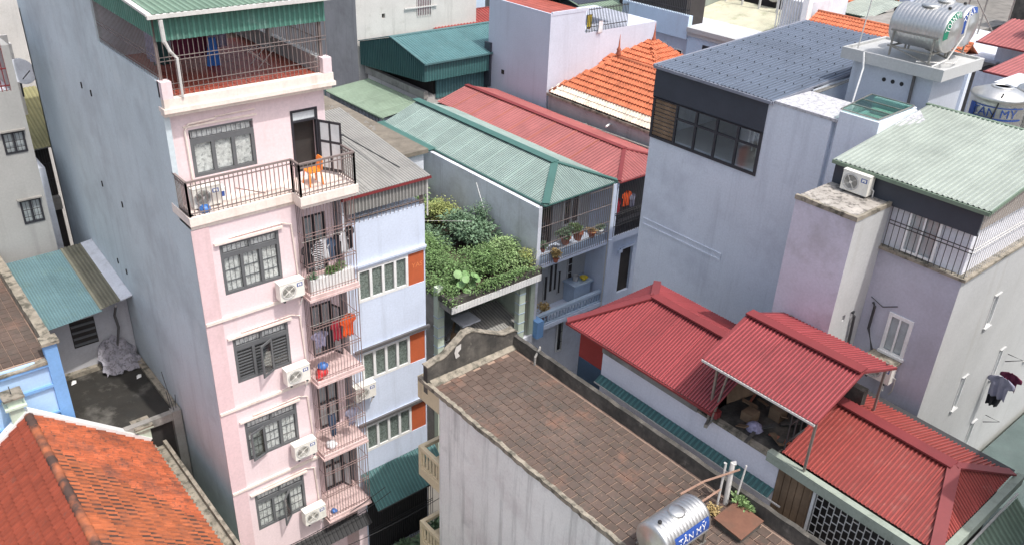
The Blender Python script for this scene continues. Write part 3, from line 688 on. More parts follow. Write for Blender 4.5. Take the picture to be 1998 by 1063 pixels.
# ------------------------------------------------------------------ pale blue narrow house
bl = thing('pale_blue_house', 'pale blue narrow house with patterned windows, orange panels and a grey corrugated roof', 'house', (13.5, 22, 0))
f = fS(22.0)
wz = [(12.02, 13.28, 8), (8.72, 9.98, 8), (5.55, 6.78, 8)]
MB().panel(f, 12.0, 15.05, 0, 15.0, [(12.3, 15.0, a, b) for a, b, _ in wz], .25).build('wall', m_bluewhite, bl)
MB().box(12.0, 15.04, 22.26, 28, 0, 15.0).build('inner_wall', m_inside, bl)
MB().box(15.0, 15.06, 22.25, 28.1, 0, 15).box(11.9, 12.0, 22.02, 28, 0, 15.9).build('side_wall', m_greyrender, bl)
for i, (a, b, _) in enumerate(wz):
    w = pane_window(bl, f, 12.3, 14.33, a, b, 4, m_white, m_pattern, m_glass, .05, .1)
    pn = MB().lbox(f, 14.35, 15.0, -.08, -.02, a, b).build('orange_panel', m_orangepanel, bl)
    if i == 0: lettering(pn, 'YAS', .26, lambda x, y: (14.72 + x, 22.0 + .017, 12.75 + y), m_orangetext)
    MB().lbox(f, 12.0, 15.05, .002, .1, b + .12, b + .2).lbox(f, 12.2, 15.05, .002, .05, b + .02, b + .115).build('band', m_bluewhite, bl)
    if i: MB().lbox(f, 12.0, 15.1, .102, .2, b + .16, b + .27).build('gutter', m_greyclad, bl)
rf = MB().bar((11.8, 21.82, 16.0), (15.2, 21.82, 16.02), .08, .08).build('roof', m_redcap, bl)
sheets(rf, m_greysheet, lerp((11.8, 21.8, 16.04), (15.2, 21.8, 16.06)), lerp((11.8, 27.7, 16.75), (15.2, 27.7, 16.78)), 3.4, (0, -.1, 1), .1, .03, 1.13, 'sin')
MB().corr(lerp((12.0, 21.9, 15.42), (15.08, 21.9, 15.42)), lerp((12.0, 21.9, 16.02), (15.08, 21.9, 16.02)), 0, 1, 24, .025, (0, -1, 0)).build('cladding', m_greysheet, bl)
MB().bar((14.0, 21.86, 16.6), (13.9, 26.0, 16.7), .03).bar((12.8, 25.6, 16.75), (13.9, 25.2, 16.72), .04).build('roof_pole', m_bardark, rf)
c = MB(); bars(c, f, 12.0, 15.0, 15.0, 15.5, .03, .17, .016, [15.2]); c.build('cage', m_bar, bl)
MB().box(12.05, 14.95, 22.3, 27.9, 15.05, 15.08).build('loft_floor', m_greyrender, bl)
for x in (12.05, 14.98): MB().box(x - .05, x + .05, 22.05, 22.15, 15.0, 16.0).build('post', m_bar, bl)
MB().tube([(15.1, 21.9, 16.0), (15.1, 21.9, 14.6)], .03, 6).build('downpipe', m_pipe, bl)
aw = MB().bar((12.0, 20.86, 3.62), (15.3, 20.86, 3.62), .06).build('awning', m_bardark, bl)
sheets(aw, m_teal2, lerp((12.0, 20.85, 3.65), (15.3, 20.85, 3.65)), lerp((12.0, 21.98, 4.62), (15.3, 21.98, 4.62)), 3.3, (0, -.6, .8), .14, .03, 1.1)
c = MB(); bars(c, f, 12.2, 15.2, .2, 3.2, .12, .1, .018, [1.6, 1.7, 3.0]); c.build('gate', m_bardark, bl)
MB().lbox(f, 12.2, 15.0, .01, .03, .2, 3.3).build('shutter', m_black, bl)

# ------------------------------------------------------------------ old terrace house with the roof garden
ga = thing('roof_garden_house', 'old pale green house with an overgrown roof garden above an open shaded room', 'house', (20.5, 24.8, 0))
MB().box(18.0, 18.25, 25.62, 34.5, 0, 8.3).build('side_wall', m_concrete, ga)
MB().box(22.85, 23.1, 24.9, 34.5, 0, 8.3).box(18.25, 22.85, 34.2, 34.5, 0, 8.3).box(18.26, 22.84, 29.5, 29.7, 5.1, 8.3).build('rear_wall', m_lime, ga)
MB().box(18.0, 23.1, 24.5, 34.5, 8.3, 8.62).build('roof_slab', m_concrete, ga)
MB().box(17.95, 18.2, 24.5, 34.5, 8.625, 8.95).box(18.2, 23.08, 24.5, 24.75, 8.625, 8.9).build('parapet', m_mossconc, ga)
fr = None
for k in range(33):
    if fr is None: fr = o = MB().box(-.07, .07, -.03, 0, 0, .32).build('facing_tile', m_white, ga, local=True)
    else: o = fr.copy(); COL.objects.link(o)
    o.location = Vector((18.1 + k * .152, 24.482, 8.28)) - Vector(ga['_o'])
MB().box(18.02, 23.08, 24.478, 24.499, 8.26, 8.62).build('facing_bed', m_mossconc, ga)
for x, y, z in ((17.9, 25.3, 9.15), (22.0, 24.72, 8.28)):
    MB().box(x + .02, x + .36, y, y + .3, 0, z).build('column', m_lime, ga)
    for k in range(8): MB().box(x, x + .38, y - .02, y + .32, 4.2 + k * .5, 4.23 + k * .5).build('column_band', m_bluetile, ga)
MB().box(18.25, 22.85, 24.9, 34.2, 5.0, 5.1).box(18.0, 23, 24.8, 24.95, 4.6, 5.2).build('room_floor', m_greyrender, ga)
MB().corr(lerp((20.4, 25.0, 5.75), (22.6, 25.0, 5.75)), lerp((20.4, 27.0, 6.2), (22.6, 27.0, 6.2)), 0, 1, 14, .03, (0, -.2, 1), 'sin').build('loose_roof_sheet', m_greysheet, ga)
MB().slab([(18.3, 24.76, 8.66), (22.84, 24.76, 8.66), (22.84, 34.2, 8.66), (18.3, 34.2, 8.66)], .03).build('garden_soil', m_soil, ga)
tb = thing('stone_table', 'grey stone slab table standing under the roof garden', 'table', (19.9, 26.0, 5.1))
MB().box(19.5, 20.5, 25.6, 26.5, 6.5, 6.58).build('table_top', m_greyrender, tb); MB().box(19.8, 20.2, 25.9, 26.2, 5.1, 6.5).build('leg', m_concrete, tb)
tb = thing('timber_pile', 'jumbled dark boards and poles heaped under the roof garden', 'junk pile', (19.2, 25.8, 5.1))
for k in range(9):
    a = Vector((18.6 + random.random() * 1.2, 25.1 + random.random(), 5.15 + k * .1)); MB().bar(a, a + Vector((random.uniform(.4, 1.2), random.uniform(-.2, .7), random.uniform(0, .5))), .12, .03).build('board', random.choice([m_wood, m_greyclad, m_white]), tb)
GP = 'shrubs growing in the roof garden'
S = [('feathery', 'low feathery shrub along the left edge of the roof garden', (19.2, 28.0, 9.3), (1.4, 3.3, .75), 8500, .07, m_leaf),
     ('fern', 'dense fine leaved shrub in the middle front of the roof garden', (20.7, 26.0, 9.25), (1.35, 1.35, .72), 4200, .07, m_leaf),
     ('dense', 'bright dense shrub at the front right end of the roof garden', (22.1, 25.9, 9.3), (1.15, 1.2, .72), 3800, .075, m_leafbright),
     ('bushy', 'broad dark leaved bush against the grey wall right of the garden middle', (22.0, 28.3, 9.6), (1.2, 1.8, .85), 3600, .1, m_leafdark),
     ('round', 'round yellow green shrub at the back of the roof garden below the white pole', (22.0, 30.8, 9.55), (1.0, .95, .75), 2600, .07, m_leafyellow),
     ('rear', 'green loose bush at the back left of the roof garden', (20.6, 31.6, 9.5), (1.6, 1.3, .8), 3200, .1, m_leaf),
     ('corner', 'tall green shrub in the far corner beside the grey corrugated roof', (21.6, 33.3, 9.8), (1.3, 1.0, 1.0), 2200, .1, m_leafbright),
     ('low', 'low grey green ground shrub in the hollow middle of the roof garden', (20.6, 29.8, 9.0), (1.4, 1.5, .4), 2200, .08, m_leafdark),
     ('sparse', 'sparse twiggy shrub standing against the grey side wall', (22.75, 28.6, 10.2), (.3, .8, .7), 420, .06, m_leafdark),
     ('dry', 'small yellowing shrub at the right end by the tall pole', (22.75, 25.2, 9.25), (.45, .6, .5), 700, .06, m_leafyellow),
     ('under', 'grey green trailing plant hanging over the front of the garden parapet', (21.0, 24.62, 8.95), (2.2, .3, .34), 2200, .06, m_leaf),
     ('front', 'mixed low growth behind the broad leaf plant at the front left of the roof garden', (19.0, 25.6, 9.0), (.9, .8, .45), 1800, .075, m_leaf),
     ('edge', 'creeping plant spilling over the left corner column', (18.15, 25.4, 8.95), (.35, 1.6, .5), 1800, .06, m_leaf)]
for i, (k, lb, cc, r, n, sz, mm) in enumerate(S):
    shrub('garden_shrub', lb, 'shrub', cc, r, n, sz, mm, 40 + i, GP, 8.66, clump=22)
bp = thing('broad_leaf_plant', 'plant with big round pale green leaves at the garden front edge', 'plant', (19.3, 25.0, 8.66))
rnd = random.Random(5)
for k in range(16):
    p = Vector((19.2 + rnd.uniform(-.55, .5), 24.85 + rnd.uniform(-.35, .5), 8.95 + rnd.uniform(-.1, .75)))
    r = rnd.uniform(.13, .2); d = Vector((rnd.uniform(-.5, .3), rnd.uniform(-.8, -.2), rnd.uniform(.4, 1))).normalized()
    x = d.cross(Vector((0, 0, 1))).normalized(); y = d.cross(x)
    rim = [p + (x * math.cos(a * .785) * (1 if a != 6 else .75) + y * math.sin(a * .785)) * r - d * .03 for a in range(8)]
    MB().add([p] + rim, [(0, i + 1, (i + 1) % 8 + 1) for i in range(8)]).build('leaf', m_bigleaf, bp)
    MB().tube([(19.3, 25.0, 8.66), (p + Vector((19.3, 25, 8.66))) / 2 + Vector((0, 0, .1)), p - d * .01], .01, 4).build('stem', m_leafbright, bp)
ln = MB().tube([(18.6, 31, 10.4), (20, 29.4, 10.15), (21.6, 27.8, 10.3)], .008, 4).build('clothes_line', m_pipe); tag(ln, 'thin pale clothes line strung above the roof garden', 'clothes line')
po = MB().tube([(23.0, 29.3, 11.35), (22.95, 28.0, 9.1)], .02, 6).build('leaning_pole', m_white); tag(po, 'thin white pole leaning on the grey wall behind the garden', 'pole')

# ------------------------------------------------------------------ teal roofed house with tiled balconies
te = thing('teal_roofed_house', 'long house with a weathered teal ribbed roof above a caged plant balcony', 'house', (25.6, 25, 0))
MB().box(23.1, 23.3, 24.95, 38, 0, 11.62).build('side_wall', m_greyrender, te)
MB().box(23.3, 27.8, 26.4, 38, 0, 11.6).build('inner_wall', m_offwhite, te)
MB().box(27.8, 28.0, 24.95, 38, 0, 11.6).build('party_wall', m_bluewhite, te)
rf = MB().bar((25.72, 26.85, 12.6), (25.62, 38.2, 12.62), .45, .04).bar((25.72, 26.9, 12.58), (23.42, 24.9, 11.78), .34, .05).bar((25.72, 26.9, 12.6), (28.02, 25.0, 11.78), .24, .05).build('roof', m_tealcap, te)
Lr, Ll = (25.7, 26.9, 12.56), (23.4, 24.85, 11.7)
def split_sheets(m, pts, nor, tot, ax, sheet=1.0, pitch=.2, amp=.035, par=None):
    """pts: list of (along, low point, high point) knots; sheets run from low to high"""
    def at(k):
        def fn(t):
            s = pts[0][0] + (pts[-1][0] - pts[0][0]) * t
            for i in range(len(pts) - 1):
                if min(pts[i][0], pts[i + 1][0]) - 1e-6 <= s <= max(pts[i][0], pts[i + 1][0]) + 1e-6:
                    q = (s - pts[i][0]) / (pts[i + 1][0] - pts[i][0])
                    return Vector(pts[i][k]) + (Vector(pts[i + 1][k]) - Vector(pts[i][k])) * q
            return Vector(pts[-1][k])
        return fn
    sheets(par, m, at(1), at(2), tot, nor, pitch, amp, sheet)
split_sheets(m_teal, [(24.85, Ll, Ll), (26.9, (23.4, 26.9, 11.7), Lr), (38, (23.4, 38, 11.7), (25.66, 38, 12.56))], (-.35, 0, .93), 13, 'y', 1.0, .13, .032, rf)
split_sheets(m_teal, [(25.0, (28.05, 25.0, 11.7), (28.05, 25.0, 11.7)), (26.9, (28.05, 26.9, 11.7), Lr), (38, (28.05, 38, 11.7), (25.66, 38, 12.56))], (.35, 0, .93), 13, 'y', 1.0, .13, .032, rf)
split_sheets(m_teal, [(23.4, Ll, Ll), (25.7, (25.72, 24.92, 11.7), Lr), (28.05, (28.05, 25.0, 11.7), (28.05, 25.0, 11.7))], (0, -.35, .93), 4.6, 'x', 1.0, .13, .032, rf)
MB().bar((23.36, 24.84, 11.68), (23.36, 38, 11.68), .07).bar((23.36, 24.84, 11.68), (28.1, 25.0, 11.68), .05).build('gutter', m_tealcap, rf)
MB().slab([(22.5, 33.2, 11.72), (23.6, 33.2, 11.76), (23.6, 38.2, 11.76), (22.5, 38.2, 11.72)], .04).build('flashing', m_tealcap, rf)
# upper caged balcony
def tiles_row(par, x0, x1, y, z0, z1, w, m):
    n = int((x1 - x0) / w); first = None
    for k in range(n):
        if first is None: first = o = MB().box(0, w - .02, -.02, 0, 0, z1 - z0).build('facing_tile', m, par)
        else: o = first.copy(); COL.objects.link(o)
        o.location = Vector((x0 + k * w, y, z0)) - Vector(par['_o'])
for zf, nm in ((8.45, 'a'), (5.0, 'b')):
    MB().box(23.2, 28.0, 25.02, 26.4, zf, zf + .22).build('balcony_slab', m_bluewhite, te)
    tiles_row(te, 23.22, 27.9, 25.015, zf - .14, zf + .1, .2, m_bluetile)
MB().box(23.3, 27.6, 25.05, 25.2, 8.67, 9.1).build('planter_wall', m_bluetile, te)
c = MB(); bars(c, fS(25.0), 23.2, 27.75, 8.6, 11.68, 0, .13, .018, [9.2, 9.7, 10.6, 11.5]); c.build('cage', m_bar, te)
for x in (23.2, 27.8): MB().bar((x, 25.0, 2), (x, 25.0, 11.65), .07).build('post', m_pipe, te)
MB().box(27.78, 28.02, 24.9, 24.98, 2, 8.7).build('pilaster', m_bluewhite, te)
fb = fS(26.39)
pane_window(te, fb, 23.8, 25.2, 8.75, 10.9, 2, m_frame, m_inside, m_glass, -.05, .07)
pane_window(te, fb, 25.9, 27.0, 9.4, 10.9, 2, m_white, m_inside, m_glass, -.05, .07)
bw = MB()
for a0, a1, z0, z1 in ((23.95, 24.2, 5.5, 7.6), (25.05, 25.22, 5.6, 6.9), (25.36, 25.54, 6.0, 7.4), (25.66, 25.82, 6.0, 7.4), (25.96, 26.1, 5.7, 6.9), (26.6, 26.85, 6.2, 8.0)):
    o = MB().lbox(fb, a0, a1, .0, .03, z0, z1).build('window', m_inside, te)
    MB().lbox(fb, a0 - .05, a0, 0, .05, z0, z1).lbox(fb, a1, a1 + .05, 0, .05, z0, z1).lbox(fb, a0 - .05, a1 + .05, 0, .06, z0 - .05, z0).build('frame', m_offwhite, o)
    if a1 - a0 > .2:
        for k in (.25, .5, .75): MB().lbox(fb, a0, a1, .031, .05, z0 + (z1 - z0) * k - .02, z0 + (z1 - z0) * k + .02).build('bar', m_offwhite, o)
# balustrade
rl = MB().box(23.25, 27.78, 25.05, 25.25, 5.72, 5.86).box(23.25, 27.78, 25.05, 25.25, 5.22, 5.3).build('balustrade', m_bluetile, te)
prof = [(.03, 0), (.055, .03), (.035, .08), (.06, .2), (.05, .27), (.03, .35), (.05, .39), (.03, .42)]
b0 = None
for k in range(22):
    if b0 is None: b0 = o = MB().lathe((0, 0, 0), (0, 0, 1), prof, 8).build('baluster', m_bluetile, rl, True, local=True)
    else: o = b0.copy(); COL.objects.link(o); o.parent = rl
    o.location = Vector((23.45 + k * .2, 25.15, 5.3)) - Vector(te['_o'])
MB().box(23.1, 23.5, 24.6, 25.3, 5.0, 5.9).build('balcony_end', m_midblue, te)
MB().box(23.2, 27.8, 25.9, 26.39, 0, 5.0).build('lower_wall', m_greyrender, te)
pane_window(te, fS(25.9), 25.6, 26.0, 2.6, 4.6, 1, m_white, m_inside, m_glass, -.05, .06, bar_=.12)
c = MB(); bars(c, fS(25.05), 22.1, 23.1, 5.2, 8.2, 0, .12, .016, [6, 7]); c.build('cage', m_bar, te)
MB().box(26.4, 27.5, 25.6, 26.38, 5.22, 6.25).box(26.3, 27.6, 25.5, 26.38, 6.25, 6.33).build('wash_stand', m_bluetile, te)
bk = thing('yellow_basin', 'small yellow basin on the tiled stand of the teal roofed house balcony', 'basin', (27.2, 25.8, 6.33))
MB().lathe((27.2, 25.8, 6.33), (0, 0, 1), [(.1, 0), (.2, .16), (.22, .16), (.19, .14), (.1, .03)], 14).build('bowl', mat('yellow_plastic', lin(230, 206, 60), rough=.4, bump=0), bk)
bk = thing('grey_bucket', 'grey bucket standing behind the yellow basin', 'bucket', (26.8, 26.0, 6.33))
MB().lathe((26.8, 26.0, 6.33), (0, 0, 1), [(.12, 0), (.16, .3), (.17, .3), (.14, .27), (.1, .03)], 14).build('bucket_body', m_fan, bk)
def pot_plant(lb, x, y, z, r, h, m, seed, pm=None, n=350, sz=.06, lg=2.0):
    t = thing('potted_plant', lb, 'potted plant', (x, y, z))
    MB().lathe((x, y, z), (0, 0, 1), [(r * .6, 0), (r, r * 1.3), (r * 1.1, r * 1.3), (r * 1.1, r * 1.5), (r * .9, r * 1.5), (r * .85, r * 1.3)], 12).build('pot', pm or m_terracotta, t)
    foliage((x, y, z + r * 1.5 + h * .5), (r * 1.9, r * 1.9, h * .6), n, sz, seed, .6, 6, lg).build('foliage', m, t)
    s = MB()
    for k in range(4): s.tube([(x, y, z + r * 1.2), (x + random.uniform(-r, r), y + random.uniform(-r, r), z + r * 1.5 + h * .7)], [.015, .006], 5)
    s.build('stem', m_stem, t)
pot_plant('low leafy green plant in the middle of the caged teal house balcony', 25.2, 25.3, 9.12, .24, .5, m_leafdark, 3, n=1000)
pot_plant('green hedge like plant right of the middle in the caged teal house balcony', 26.0, 25.3, 9.12, .26, .5, m_leaf, 4, n=1100)
pot_plant('small green plant at the left post of the caged teal house balcony', 23.8, 25.3, 9.12, .13, .35, m_leafdark, 5)
pot_plant('dry yellow plant hanging at the left of the caged teal house balcony', 24.2, 24.82, 8.68, .14, .5, m_leafdry, 6)
pot_plant('reddish clay pot with wilted leaves on the caged balcony wall', 26.75, 25.13, 9.1, .2, .12, m_leafdry, 7, n=120)
pot_plant('white pot with a bare shrub beside the reddish clay pot', 27.3, 25.13, 9.1, .17, .22, m_leafdark, 8, m_white, 120)
pot_plant('tall straw coloured plant in a clay pot behind the balustrade', 24.3, 25.5, 5.22, .2, .7, m_leafdry, 9, n=420)
pot_plant('dark red leaved plant at the left end behind the balustrade', 23.5, 25.6, 5.22, .2, .4, m_cpurple, 10)

# ------------------------------------------------------------------ red roofed row house
rr = thing('faded_red_roofed_house', 'long house with a faded red ribbed roof behind the teal roof', 'house', (30, 25, 0))
MB().box(28.02, 32.0, 26.3, 39.5, 0, 11.6).build('inner_wall', m_greyclad, rr)
MB().box(28.02, 32.0, 24.98, 26.3, 8.45, 8.75).box(28.02, 28.2, 25.0, 26.3, 0, 11.6).build('balcony_slab', m_bluewhite, rr)
MB().panel(fS(25.4), 28.2, 32, 0, 8.45, [(29.3, 30.2, 5.0, 7.6), (28.35, 28.55, 5.2, 7.8)], .2).build('wall', m_bluewhite, rr)
o = MB().box(29.3, 30.2, 25.55, 25.6, 5.0, 7.6).box(28.35, 28.55, 25.55, 25.6, 5.2, 7.8).build('door', m_inside, rr)
MB().lbox(fS(25.4), 29.2, 30.3, .0, .1, 7.6, 7.7).lbox(fS(25.4), 29.05, 29.3, 0, .12, 7.45, 7.6).build('door_hood', m_bluewhite, rr)
rf = MB().bar((30.3, 26.75, 12.32), (30.2, 39.6, 12.34), .3, .04).bar((30.3, 26.8, 12.3), (28.1, 24.95, 11.74), .2, .04).bar((30.3, 26.8, 12.3), (32.5, 24.95, 11.74), .2, .04).build('roof', m_redcap, rr)
q0 = (30.28, 26.8, 12.28)
split_sheets(m_redpink, [(24.9, (28.06, 24.9, 11.66), (28.06, 24.9, 11.66)), (26.8, (28.06, 26.8, 11.66), q0), (39.6, (28.06, 39.6, 11.66), (30.2, 39.6, 12.28))], (-.28, 0, .96), 14.6, 'y', 1.75, .2, .03, rf)
split_sheets(m_redpink, [(24.9, (32.5, 24.9, 11.66), (32.5, 24.9, 11.66)), (26.8, (32.5, 26.8, 11.66), q0), (39.6, (32.5, 39.6, 11.66), (30.2, 39.6, 12.28))], (.28, 0, .96), 14.6, 'y', 1.75, .2, .03, rf)
split_sheets(m_redpink, [(28.06, (28.06, 24.9, 11.66), (28.06, 24.9, 11.66)), (30.28, (30.28, 24.9, 11.66), q0), (32.5, (32.5, 24.9, 11.66), (32.5, 24.9, 11.66))], (0, -.3, .95), 4.4, 'x', 1.1, .2, .03, rf)
MB().bar((28.1, 24.86, 11.64), (32.5, 24.86, 11.64), .05).build('gutter', m_redcap, rf)
for k in range(7): MB().bar((28.07, 28.4 + k * 1.62, 11.72), (30.24, 28.4 + k * 1.62, 12.34), .035, .02).build('sheet_seam', m_terracotta, rf)
MB().box(28.2, 32, 25.06, 25.1, 8.75, 9.4).box(28.2, 32, 25.3, 26.3, 8.751, 8.8).build('rail_panel_and_dark_floor', m_darkframe, rr)  # rail panel, plus a floor coloured dark for the shade in the cage
c = MB(); bars(c, fS(25.0), 28.1, 32, 8.75, 11.62, 0, .12, .02, [9.3, 9.9, 10.0]); c.build('cage', m_bardark, rr)
hanging('hanging_shirt', 'orange shirt hung inside the dark cage beside the teal house balcony', 'shirt', SHIRT, m_corange, fS(25.2), 29.0, 0, 10.9, .7, .8, 21)
hanging('hanging_shirt', 'dull red shirt left of the orange one in the dark cage', 'shirt', SHIRT, m_cred, fS(25.25), 28.5, 0, 10.6, .6, .8, 22)
hanging('hanging_shirt', 'pale grey shirt right of the orange one in the dark cage', 'shirt', SHIRT, m_cgrey, fS(25.25), 29.55, 0, 10.6, .5, .7, 23)
# ------------------------------------------------------------------ brown tiled terrace building in front
bt = thing('tiled_terrace_building', 'old foreground building with a brown tiled roof terrace and black stained parapets', 'building', (14.2, 13, 0))
MB().box(12.35, 16.0, 2.0, 17.38, 0, 10.93).build('wall', m_sidepale, bt)
MB().box(12.36, 15.86, 2.0, 18.0, 10.932, 10.975).build('tile_bed', m_grout, bt)
T = .312; GAP = .024
cells = []
for i in range(11):
    for j in range(54):
        x = 12.46 + i * (T - .012); y = 17.55 - j * T - (i % 2) * T / 2
        if x + T > 15.8 or y < 2.2: continue
        cells.append((x, y))
def vis(p):
    d = Vector((p[0], p[1], 11)) - Vector((0, 0, 27))
    k = d.dot(c_fwd)
    return abs(d.dot(c_right) / k * 1663.18) < 1010 and abs(d.dot(c_down) / k * 1663.18) < 545
seen = sorted([c for c in cells if vis(c)], key=lambda c: c[1])
hot = {(6, 5), (6, 6), (7, 6), (5, 7), (7, 8), (6, 8)}
first, rest = None, MB()
for n_, (x, y) in enumerate(seen):
    if n_ < 300:
        if first is None: first = o = MB().add([(.004, .004, 0), (T - GAP - .004, .004, 0), (T - GAP - .004, T - GAP - .004, 0), (.004, T - GAP - .004, 0), (0, 0, -.03), (T - GAP, 0, -.03), (T - GAP, T - GAP, -.03), (0, T - GAP, -.03)], [(0, 1, 2, 3), (0, 4, 5, 1), (1, 5, 6, 2), (2, 6, 7, 3), (3, 7, 4, 0)]).build('roof_tile', m_paver, bt, local=True)
        else: o = first.copy(); COL.objects.link(o)
        o.location = Vector((x, y, 11.0 + random.uniform(-.004, .004))) - Vector(bt['_o'])
        o.rotation_euler = (random.uniform(-.008, .008), random.uniform(-.008, .008), random.uniform(-.006, .006))
    else: rest.box(x, x + T - GAP, y, y + T - GAP, 10.98, 11.0 + random.uniform(-.004, .004))
for (x, y) in cells:
    if (x, y) not in seen: rest.box(x, x + T - GAP, y, y + T - GAP, 10.98, 11.0)
rest.build('roof_tile', m_paverest, bt, kind='stuff')
# parapets: rough edged
def rough_wall(x0, x1, y0, y1, z0, zf, n, along='y', thick_jit=.012, seed=1, zb=None):
    rnd = random.Random(seed); mb = MB(); P = []
    for i in range(n + 1):
        t = i / n; z = zf(t) + rnd.uniform(-.015, .015); z0 = zb(t) if zb else z0; j = rnd.uniform(-thick_jit, thick_jit)
        if along == 'y': y = y0 + (y1 - y0) * t; P.append([(x0 + j, y, z0), (x0 + j, y, z), (x1 + j, y, z + rnd.uniform(-.01, .01)), (x1 + j, y, z0)])
        else: x = x0 + (x1 - x0) * t; P.append([(x, y0 + j, z0), (x, y0 + j, z), (x, y1 + j, z), (x, y1 + j, z0)])
    vs = [p for q in P for p in q]
    fs = [(4 * i + k, 4 * i + k + 1, 4 * i + k + 5, 4 * i + k + 4) for i in range(n) for k in range(3)] + [(0, 1, 2, 3), tuple(4 * n + k for k in (3, 2, 1, 0))]
    return mb.add(vs, fs)
rough_wall(15.86, 15.98, 2.0, 18.1, 10.9, lambda t: 11.44, 60, seed=2).build('parapet', m_mossconc, bt)
rough_wall(15.85, 16.0, 2.0, 18.1, 11.44, lambda t: 11.47, 60, seed=3, zb=lambda t: 11.45).build('coping', m_mossconc, bt)
rough_wall(12.3, 12.43, 2.0, 18.5, 10.9, lambda t: 11.05, 110, seed=4, thick_jit=.025).build('kerb', m_cap, bt)
def gable(t):
    x = 12.35 + 3.65 * t
    K = [(11.9, 11.5), (12.35, 11.62), (12.6, 11.68), (13.0, 11.74), (13.42, 12.01), (13.78, 12.3), (14.09, 12.3), (14.45, 12.12), (15.38, 11.66), (15.87, 11.66), (16.05, 11.5)]
    for (a, b), (c_, d) in zip(K, K[1:]):
        if a <= x <= c_ + 1e-6: return b + (d - b) * (x - a) / (c_ - a)
    return 11.9
rough_wall(12.35, 16.0, 18.0, 18.22, 10.6, gable, 40, 'x', seed=5).build('gable_parapet', m_mossconc, bt)
rough_wall(12.33, 16.02, 17.97, 18.26, 11.4, lambda t: gable(t) + .035, 40, 'x', seed=6, zb=lambda t: gable(t) + .004).build('coping', m_cap, bt)
MB().add([(13.42, 17.965, 12.0), (13.62, 17.965, 12.05), (13.62, 17.965, 11.85), (13.5, 17.965, 11.75), (13.58, 17.965, 11.6), (13.42, 17.965, 11.55), (13.36, 17.965, 11.8)], [(0, 1, 2, 3, 4, 5, 6)]).build('plaster_patch', m_oldcream, bt)
def plan(mb, pts, z0, z1):
    return mb.slab([(x, y, z1) for x, y in pts], z1 - z0)
MB().box(12.352, 16, 17.385, 18.56, 10.2, 10.9).box(12.351, 12.42, 17.385, 18.56, 10.9, 11.02).box(12.42, 16, 18.45, 18.56, 10.9, 11.02).build('cornice', m_beige, bt)
# projecting side balconies at the far end
for zt in (8.15, 4.75, 1.4):
    b = MB().box(12.36, 16, 17.385, 18.6, zt - 1.25, zt - .88).box(12.36, 12.5, 17.385, 18.6, zt - .13, zt).box(12.5, 16, 18.46, 18.6, zt - .13, zt).box(12.36, 12.5, 18.44, 18.6, zt - .88, zt - .13).box(12.38, 12.5, 17.39, 18.44, zt - .88, zt - .78).box(12.38, 12.5, 17.385, 17.5, zt - .78, zt - .13).build('balcony', m_beige, bt)
    for k in range(5):
        MB().lathe((12.43, 17.62 + k * .19, zt - .78), (0, 0, 1), [(.035, 0), (.05, .06), (.03, .14), (.052, .32), (.03, .5), (.05, .58), (.035, .65)], 8).build('baluster', m_beige, b, True)
MB().box(12.6, 16, 17.381, 17.384, 4.8, 10.1).build('gallery_back', m_inside, bt)
MB().bar((12.3, 12.0, 6.1), (12.3, 11.6, 5.7), .12).build('stub_beam', m_wood, bt)
MB().tube([(16.03, 16.9, 11.55), (16.0, 16.85, 11.52), (15.76, 16.8, 11.3), (15.76, 16.8, 10.99)], .04, 6).build('drain', m_concrete, bt)
MB().slab([(12.43, 17.75, 11.0), (15.86, 17.85, 11.02), (15.86, 18.0, 11.12), (12.43, 18.0, 11.12)], .06).build('mortar_fillet', m_cap, bt)
# roof hatch, pipes and tank
ht = thing('roof_hatch', 'brown square sheet cover on a low brick pit on the tiled terrace', 'hatch', (15.2, 8.2, 11.0))
MB().box(14.78, 15.62, 7.85, 8.62, 10.99, 11.16).build('curb', m_mossconc, ht)
MB().add([(14.72, 7.8, 11.2), (15.7, 7.83, 11.22), (15.68, 8.7, 11.26), (14.74, 8.68, 11.24), (14.72, 7.8, 11.17), (15.7, 7.83, 11.19), (15.68, 8.7, 11.23), (14.74, 8.68, 11.21)], MB.BOXF[:0] + [(0, 1, 2, 3), (7, 6, 5, 4), (0, 4, 5, 1), (1, 5, 6, 2), (2, 6, 7, 3), (3, 7, 4, 0)]).build('cover', m_wood if False else mat('rusty_brown_sheet', lin(118, 82, 66), var=.2, stain=((.1, .07, .05), .6, 2.2, .5, .7), bump=.2), ht)
vp = thing('vent_pipes', 'cluster of three pale upright pipes by the terrace parapet', 'pipes', (15.65, 8.9, 11.0))
MB().tube([(15.62, 8.95, 11.0), (15.66, 9.0, 12.05), (15.7, 9.02, 12.3), (15.76, 8.98, 12.3)], .07, 8).build('pipe', m_pipe, vp)
MB().tube([(15.4, 9.05, 11.0), (15.5, 9.1, 12.35), (15.44, 9.1, 12.4)], .03, 6).build('pipe', m_pipe, vp)
MB().tube([(15.72, 8.75, 11.0), (15.85, 8.72, 12.35)], .025, 6).build('pipe', m_pipe, vp)
MB().tube([(14.0, 9.3, 12.0), (14.8, 9.2, 12.05), (15.8, 8.85, 12.15)], .03, 6).tube([(14.3, 9.1, 11.5), (15.4, 9.05, 11.55)], .03, 6).build('cross_pipe', mat('rusty_pipe', lin(150, 120, 104), var=.2, bump=0), vp)
shrub('weed_tuft', 'bright green weeds growing at the foot of the pale pipes', 'weeds', (15.72, 8.55, 11.2), (.26, .5, .24), 420, .07, m_leafbright, 77, None, 11.0, up=1.0)
shrub('weed_tuft', 'straw coloured dead weeds between the silver tank and the hatch', 'weeds', (15.0, 8.95, 11.12), (.35, .2, .13), 160, .07, m_leafdry, 78, None, 11.0)
